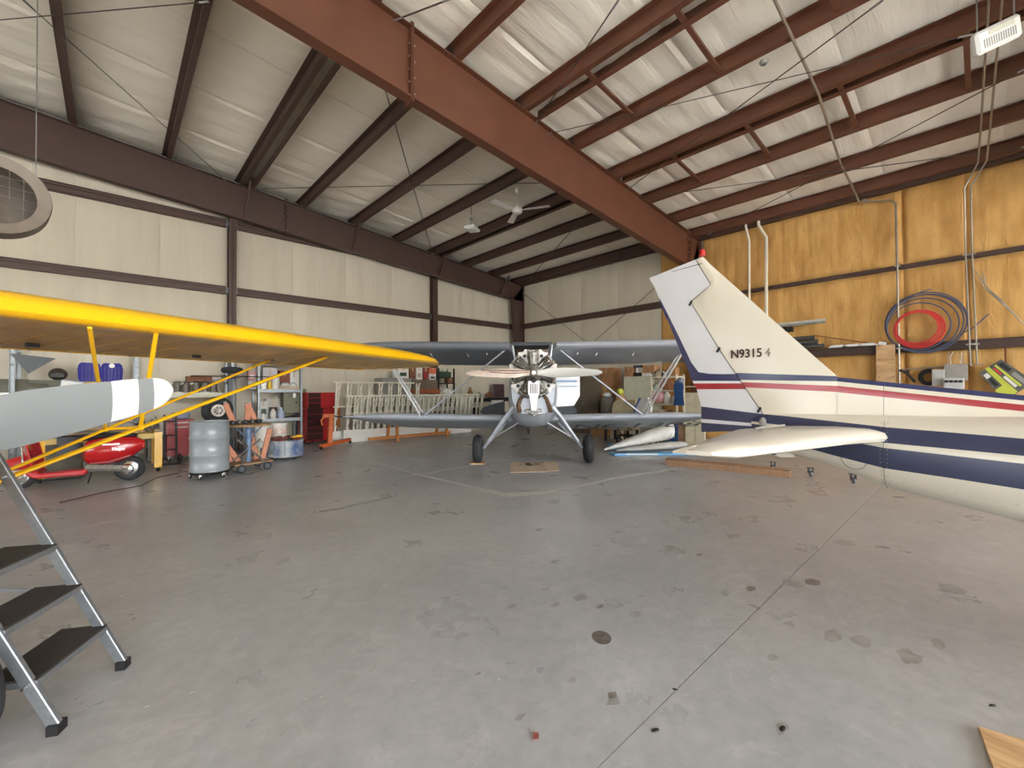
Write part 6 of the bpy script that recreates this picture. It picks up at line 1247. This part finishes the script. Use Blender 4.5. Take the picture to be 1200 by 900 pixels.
t = thing('paper_note', 'small white block on top of the plywood board', 'paper', (XI - .05, ya_ - .12, on_x(1038, 404, XI - .04).z)); MB().box((0, 0, .035), (.05, .14, .07), R=Matrix.Rotation(.25, 3, 'X')).build('block', WHITE, t)
def wbox(name, label, cat, rect, X, dep, m, face=None):
    y0, y1 = on_x(rect[0], (rect[1] + rect[3]) / 2, X).y, on_x(rect[2], (rect[1] + rect[3]) / 2, X).y; z0, z1 = on_x(rect[0], rect[3], X).z, on_x(rect[0], rect[1], X).z
    t = thing(name, label, cat, (X + dep, (y0 + y1) / 2, z0)); MB().boxb((X, y1, z0), (X + dep, y0, z1)).build('body', m, t, world=True, bevel=.006)
    f = MB().boxb((X - .006, y1 + (y0 - y1) * .1, z0 + (z1 - z0) * .1), (X, y0 - (y0 - y1) * .1, z1 - (z1 - z0) * .1)).build('cover', face or m, t, world=True); return t
GB = mat('grey_box_paint', (160, 156, 148), .5); wbox('electrical_box', 'large grey electrical box under paired conduits', 'electrical box', (1106, 427, 1134, 446), XI - .18, .2, GB)
wbox('electrical_box', 'smaller pale grey box left of large electrical box', 'electrical box', (1092, 433, 1107, 452), XI - .22, .2, mat('pale_grey_box', (190, 190, 184), .5)); t = wbox('meter_unit', 'light control unit with black gauges below the electrical box', 'control unit', (1105, 443, 1130, 456), XI - .32, .12, mat('unit_white', (200, 200, 200), .4))
for k in range(4): p = on_x(1109 + 5.5 * k, 447, XI - .33); MB().box(p, (.01, .06, .05)).build('gauge', BLACK, t, world=True)
t = thing('cable_reel', 'black cable coil behind the pale grey box', 'cable', (XI, on_x(1089, 442, XI).y, 1.8)); p = on_x(1089, 442, XI - .05)
for k in range(3): MB().ring(p + Vector((-.02 * k, 0, 0)), .17 - .03 * k, .018, (1, 0, 0), n=24, m=6).build('cable_loop', BLACK, t, world=True)
t = thing('wire_tangle', 'pale wires looping down from girt to electrical box', 'wires', (XI, .55, 2.1))
for k in range(5): a = on_x(1112 + k * 5, 412, XI - .08); c = on_x(1110 + k * 5, 430, XI - .1); MB().path([a, a.lerp(c, .4) + Vector((0, .04 * math.sin(k * 2), 0)), c], .006, 5).build('wire', WHITE if k % 2 else GREYC, t, world=True)
t = thing('strap_tool', 'black jointed bracket arm at the conduit foot', 'bracket', (XI, 1.0, 1.9)); e_ = [on_x(*q, XI - .08) for q in ((1054, 434), (1062, 436), (1072, 448))]; MB().path(e_, .025, 6).build('arm', BLACK, t, world=True); MB().box(e_[1], (.06, .1, .07)).build('joint', BLACK, t, world=True)
t = thing('thin_bar', 'thin grey bar resting across the electrical boxes', 'bar', (XI, 1, 2.1)); MB().tube(on_x(1052, 433, XI - .03), on_x(1153, 427, XI - .03), .012).build('bar', GREYC, t, world=True)
# lime printed box, tilted
X_ = XI - .12; c4 = [on_x(*q, X_) for q in ((1147, 437), (1173, 421), (1212, 447), (1178, 470))]
t = thing('printed_box', 'tilted grey and lime printed box at right edge of wall', 'box', (X_, c4[0].y, c4[3].z)); MB().prism(c4, (.07, 0, 0)).build('box', mat('grey_print', (96, 96, 92), .5, var=.25, scale=14), t, world=True)
def quad(u0, v0, u1, v1, m, nm): 
    f = lambda u, v: c4[0].lerp(c4[1], v).lerp(c4[3].lerp(c4[2], v), u) + Vector((-.038, 0, 0)); MB().prism([f(u0, v0), f(u1, v0), f(u1, v1), f(u0, v1)], (.004, 0, 0)).build(nm, m, t, world=True)
quad(0, .28, .98, .46, LIME, 'lime_stripe'); quad(.62, .0, .98, .28, LIME, 'lime_patch'); quad(.05, .62, .9, .70, LIME, 'lime_stripe'); quad(.08, .76, .4, .92, BLACK, 'black_print'); quad(.3, .08, .55, .22, BLACK, 'black_print'); quad(.12, .06, .26, .24, WHITE, 'white_print'); quad(.1, .50, .36, .58, REDHOSE, 'red_print'); quad(.45, .50, .85, .6, WHITE, 'white_print'); quad(.5, .75, .9, .9, GREYC, 'grey_print_patch')
# ================================================================== CEILING FITTINGS AND CABLES
def wire(label, a, c, r=.008, m=ROPE, name='brace_rod'):
    t = thing(name, label, 'cable', a); MB().tube(a, c, r, n=6).build('rod', m, t, world=True); d = (Vector(c) - Vector(a)).normalized()
    for e, s in ((Vector(a), 1), (Vector(c), -1)): MB().tube(e, e + d * (.16 * s), .016, n=8).build('turnbuckle', STEEL, t, world=True)
def roofp(px, py, dz=0.):
    v = ray(px, py); tt = (7.49 - dz - CAM_H) / (v.z + .0983 * v.x); return CAMV + v * tt
for i, (l, p0, p1, r) in enumerate((('thin cable high in the left corner of the ceiling', (-30, 26), (245, 2), .008), ('diagonal brace cable from top left to end beam', (27, 0), (265, 212), .008), ('horizontal cable carrying the fan and lamp', (307, 221), (650, 214), .010),
     ('diagonal rod from main beam splice to end beam', (452, 107), (507, 298), .012), ('diagonal rod crossing low behind the main beam', (690, 247), (622, 325), .012), ('diagonal rod running up over the double purlins', (626, 147), (725, 0), .010), ('pale cable from main beam towards white fixture', (638, 158), (1140, 40), .008),
     ('diagonal rod through the right bay from main beam', (733, 224), (1035, 0), .010), ('low sagging cable in the right bay near eave', (740, 233), (1210, 171), .010), ('long brace rod rising to the far right edge', (830, 275), (1210, 76), .010), ('short cable near top centre above splice', (462, 24), (530, -2), .012))):
    a, c = roofp(*p0, .05), roofp(*p1, .05); wire(l, a, c, r)
wb1 = [on_x(*q, XB - .3) for q in ((612, 343), (700, 411), (769, 336), (684, 411))]; wire('wall brace rod falling right from the far corner column', wb1[0], wb1[1], .012); wire('wall brace rod falling left from the main beam', wb1[2], wb1[3], .012)
# ceiling fan
fp = roofp(606, 221, .02); hub = on_y(608, 247, fp.y); fpz = fp
t = thing('ceiling_fan', 'white three-blade ceiling fan hanging in the middle bay', 'fan', (fp.x, fp.y, fp.z)); q_ = on_y(606, 247, fp.y); zc = q_.z - fp.z
MB().tube((0, 0, .02), (0, 0, zc), .014, n=8).build('down_rod', WHITE, t); MB().lathe([(.02, -.14), (.06, -.08), (.07, -.01), (.05, .02)], n=16).build('canopy_cup', WHITE, t); MB().lathe([(.0001, -.08), (.10, -.07), (.14, -.02), (.13, .05), (.04, .10), (.02, .18)], (0, 0, zc), n=20).build('motor', WHITE, t)
for a in (-.35, 1.74, 3.84):
    d = Vector((math.cos(a - .7), math.sin(a - .7), 0)); n = Vector((-d.y, d.x, 0)); MB().prism([Vector((0, 0, zc)) + d * r_ + n * w_ + Vector((0, 0, .02 * (w_ > 0))) for r_, w_ in ((.12, -.03), (.3, -.07), (.85, -.085), (.85, .085), (.3, .07), (.12, .03))], (0, 0, .008)).build('blade', WHITE, t)
lp = roofp(552, 243, .02); t = thing('hanging_lamp', 'white square pendant light left of the ceiling fan', 'lamp', lp); zl_ = on_y(553, 268, lp.y).z - lp.z; xo = on_y(553, 268, lp.y).x - lp.x
MB().path([(0, 0, .04), (xo * .5, 0, zl_ * .5), (xo, 0, zl_ + .05)], .014, 8).build('stem', STEEL, t); MB().lathe([(.05, -.03), (.05, .03), (.0001, .03)], (xo * .5, 0, zl_ * .55), n=10).build('junction', STEEL, t); 
R45 = Matrix.Rotation(.5, 3, 'Z'); s_ = MB().box((xo, 0, zl_), (.46, .34, .09), R=R45).build('housing', WHITE, t, bevel=.03); MB().box((xo, 0, zl_ - .05), (.30, .22, .012), R=R45).build('lens', GLASS, s_)
v = roofp(895, 72, .0); t = thing('ceiling_sensor', 'small round grey disc fixed under a purlin', 'sensor', v); MB().lathe([(.0001, -.05), (.05, -.045), (.065, -.02), (.065, 0), (.0001, 0)], n=16).build('disc', GREYC, t); MB().lathe([(.0001, -.06), (.02, -.055), (.02, -.045)], n=10).build('centre_cap', DKGREY, t)
# white vented light fixture, upper right
D_ = 5.3
def atd(px, py, d=D_): return CAMV + ray(px, py) * d
cfx = atd(1167, 42); t = thing('vented_fixture', 'white vented fixture hanging at the upper right corner', 'fixture', cfx); ax_ = (atd(1194, 28) - atd(1139, 54)); ax_.z = ax_.z; L_ = ax_.length; ax_.normalize(); vw = (cfx - CAMV).normalized(); side = ax_.cross(vw).normalized(); upv = side.cross(ax_)
Rf = Matrix((ax_, side, upv)).transposed(); MB().box(cfx, (.60, .26, .10), R=Rf).build('housing', WHITE, t, world=True, bevel=.03)
for k in range(14): MB().box(cfx + ax_ * (-.22 + k * .032) - upv * .051 - side * .03, (.014, .10, .006), R=Rf).build('louvre', GREYC, t, world=True)
MB().box(cfx - upv * .052 + side * .07 + ax_ * .02, (.34, .06, .008), R=Rf).build('label_panel', BEIGE, t, world=True)
for s in (-.25, .25): p_ = cfx + ax_ * s; MB().tube(p_, (p_.x, p_.y, zt(p_.x) + .1), .008).build('hanger', STEEL, t, world=True)
# wire-guarded drum fan at left edge
fc = on_y(-6, 231, 8.0); t = thing('drum_fan', 'round grey guarded fan hanging high at the left edge', 'fan', fc); axf = (CAMV - fc); axf.z = 0; axf.normalize(); Rf_ = .47
MB().lathe([(Rf_ * .72, -.12), (Rf_ * .72, .14), (Rf_ * .98, .17), (Rf_, .12), (Rf_, -.10), (Rf_ * .72, -.12)], fc, axf, 40).build('drum', mat('fan_grey', (124, 114, 104), .5), t, world=True)
xv = axf.cross(Vector((0, 0, 1))).normalized()
for k in (-2, -1, 0, 1, 2): h_ = (1 - (k * .24 / .72) ** 2) ** .5 * Rf_ * .72; c_ = fc + axf * .13; MB().tube(c_ + xv * (k * .24 * Rf_) - Vector((0, 0, h_)), c_ + xv * (k * .24 * Rf_) + Vector((0, 0, h_)), .005, n=5).build('guard_wire', STEEL, t, world=True); MB().tube(c_ + Vector((0, 0, k * .24 * Rf_)) - xv * h_, c_ + Vector((0, 0, k * .24 * Rf_)) + xv * h_, .005, n=5).build('guard_wire', STEEL, t, world=True)
for s in (-1, 1): MB().tube(fc + xv * (s * Rf_ * .7) + Vector((0, 0, Rf_ * .7)), (fc.x + xv.x * s * Rf_ * .7, fc.y + xv.y * s * Rf_ * .7, zt(fc.x)), .006).build('hanger', STEEL, t, world=True)
# ================================================================== STEP LADDER (left foreground)
LD = mat('ladder_steel', (138, 142, 146), .4, metal=.6, var=.12, scale=30)
t = thing('step_ladder', 'grey folding step ladder with dark treads in left foreground', 'ladder', (-.05, 3.09, 0))
FR, FL = Vector((.068, 3.292, 0)), Vector((-.164, 2.882, 0)); lean = Vector((-.434 - .068, 3.575 - 3.292, 1.161)) 
def rp(F, z): return F + lean * (z / 1.161)
for F in (FR, FL):
    MB().bar(rp(F, .02), rp(F, 1.42), .028, .05, up=(.87, -.49, 0)).build('front_rail', LD, t, world=True, bevel=.004); MB().box(rp(F, .022), (.045, .06, .044), rz=-.5).build('rubber_foot', BLACK, t, world=True)
    B_ = F + Vector((-.87, .49, 0)) * .78
    MB().bar(B_ + Vector((0, 0, .02)), rp(F, 1.36), .016, .028, up=(.87, -.49, 0)).build('rear_rail', LD, t, world=True); MB().box((B_.x, B_.y, .015), (.03, .04, .03)).build('rubber_foot', BLACK, t, world=True)
for z, dp in ((.23, .22), (.47, .22), (.70, .24)):
    a, c = rp(FL, z), rp(FR, z); bk = Vector((-.87, .49, 0)); fr_ = -bk * .02
    s_ = MB().prism([a - bk * .03, c - bk * .03, c + bk * (dp - .03), a + bk * (dp - .03)], (0, 0, .028)).build('step', LD, t, world=True); 
    q_ = [a - bk * .025, c - bk * .025, c + bk * (dp - .035), a + bk * (dp - .035)]; MB().prism([x + Vector((0, 0, .018)) for x in q_], (0, 0, .01)).build('tread', TREAD, s_, world=True)
for z in (.23, .47, .70, 1.1):
    for F in (FR, FL): MB().tube(rp(F, z) - Vector((.02, .035, 0)), rp(F, z) + Vector((.02, .035, 0)), .007).build('rivet', CHROME, t, world=True)
for F in (FR, FL): B_ = F + Vector((-.87, .49, 0)) * .78; MB().bar(rp(F, .45), B_.lerp(rp(F, 1.36), .38), .006, .02).build('spreader', LD, t, world=True)
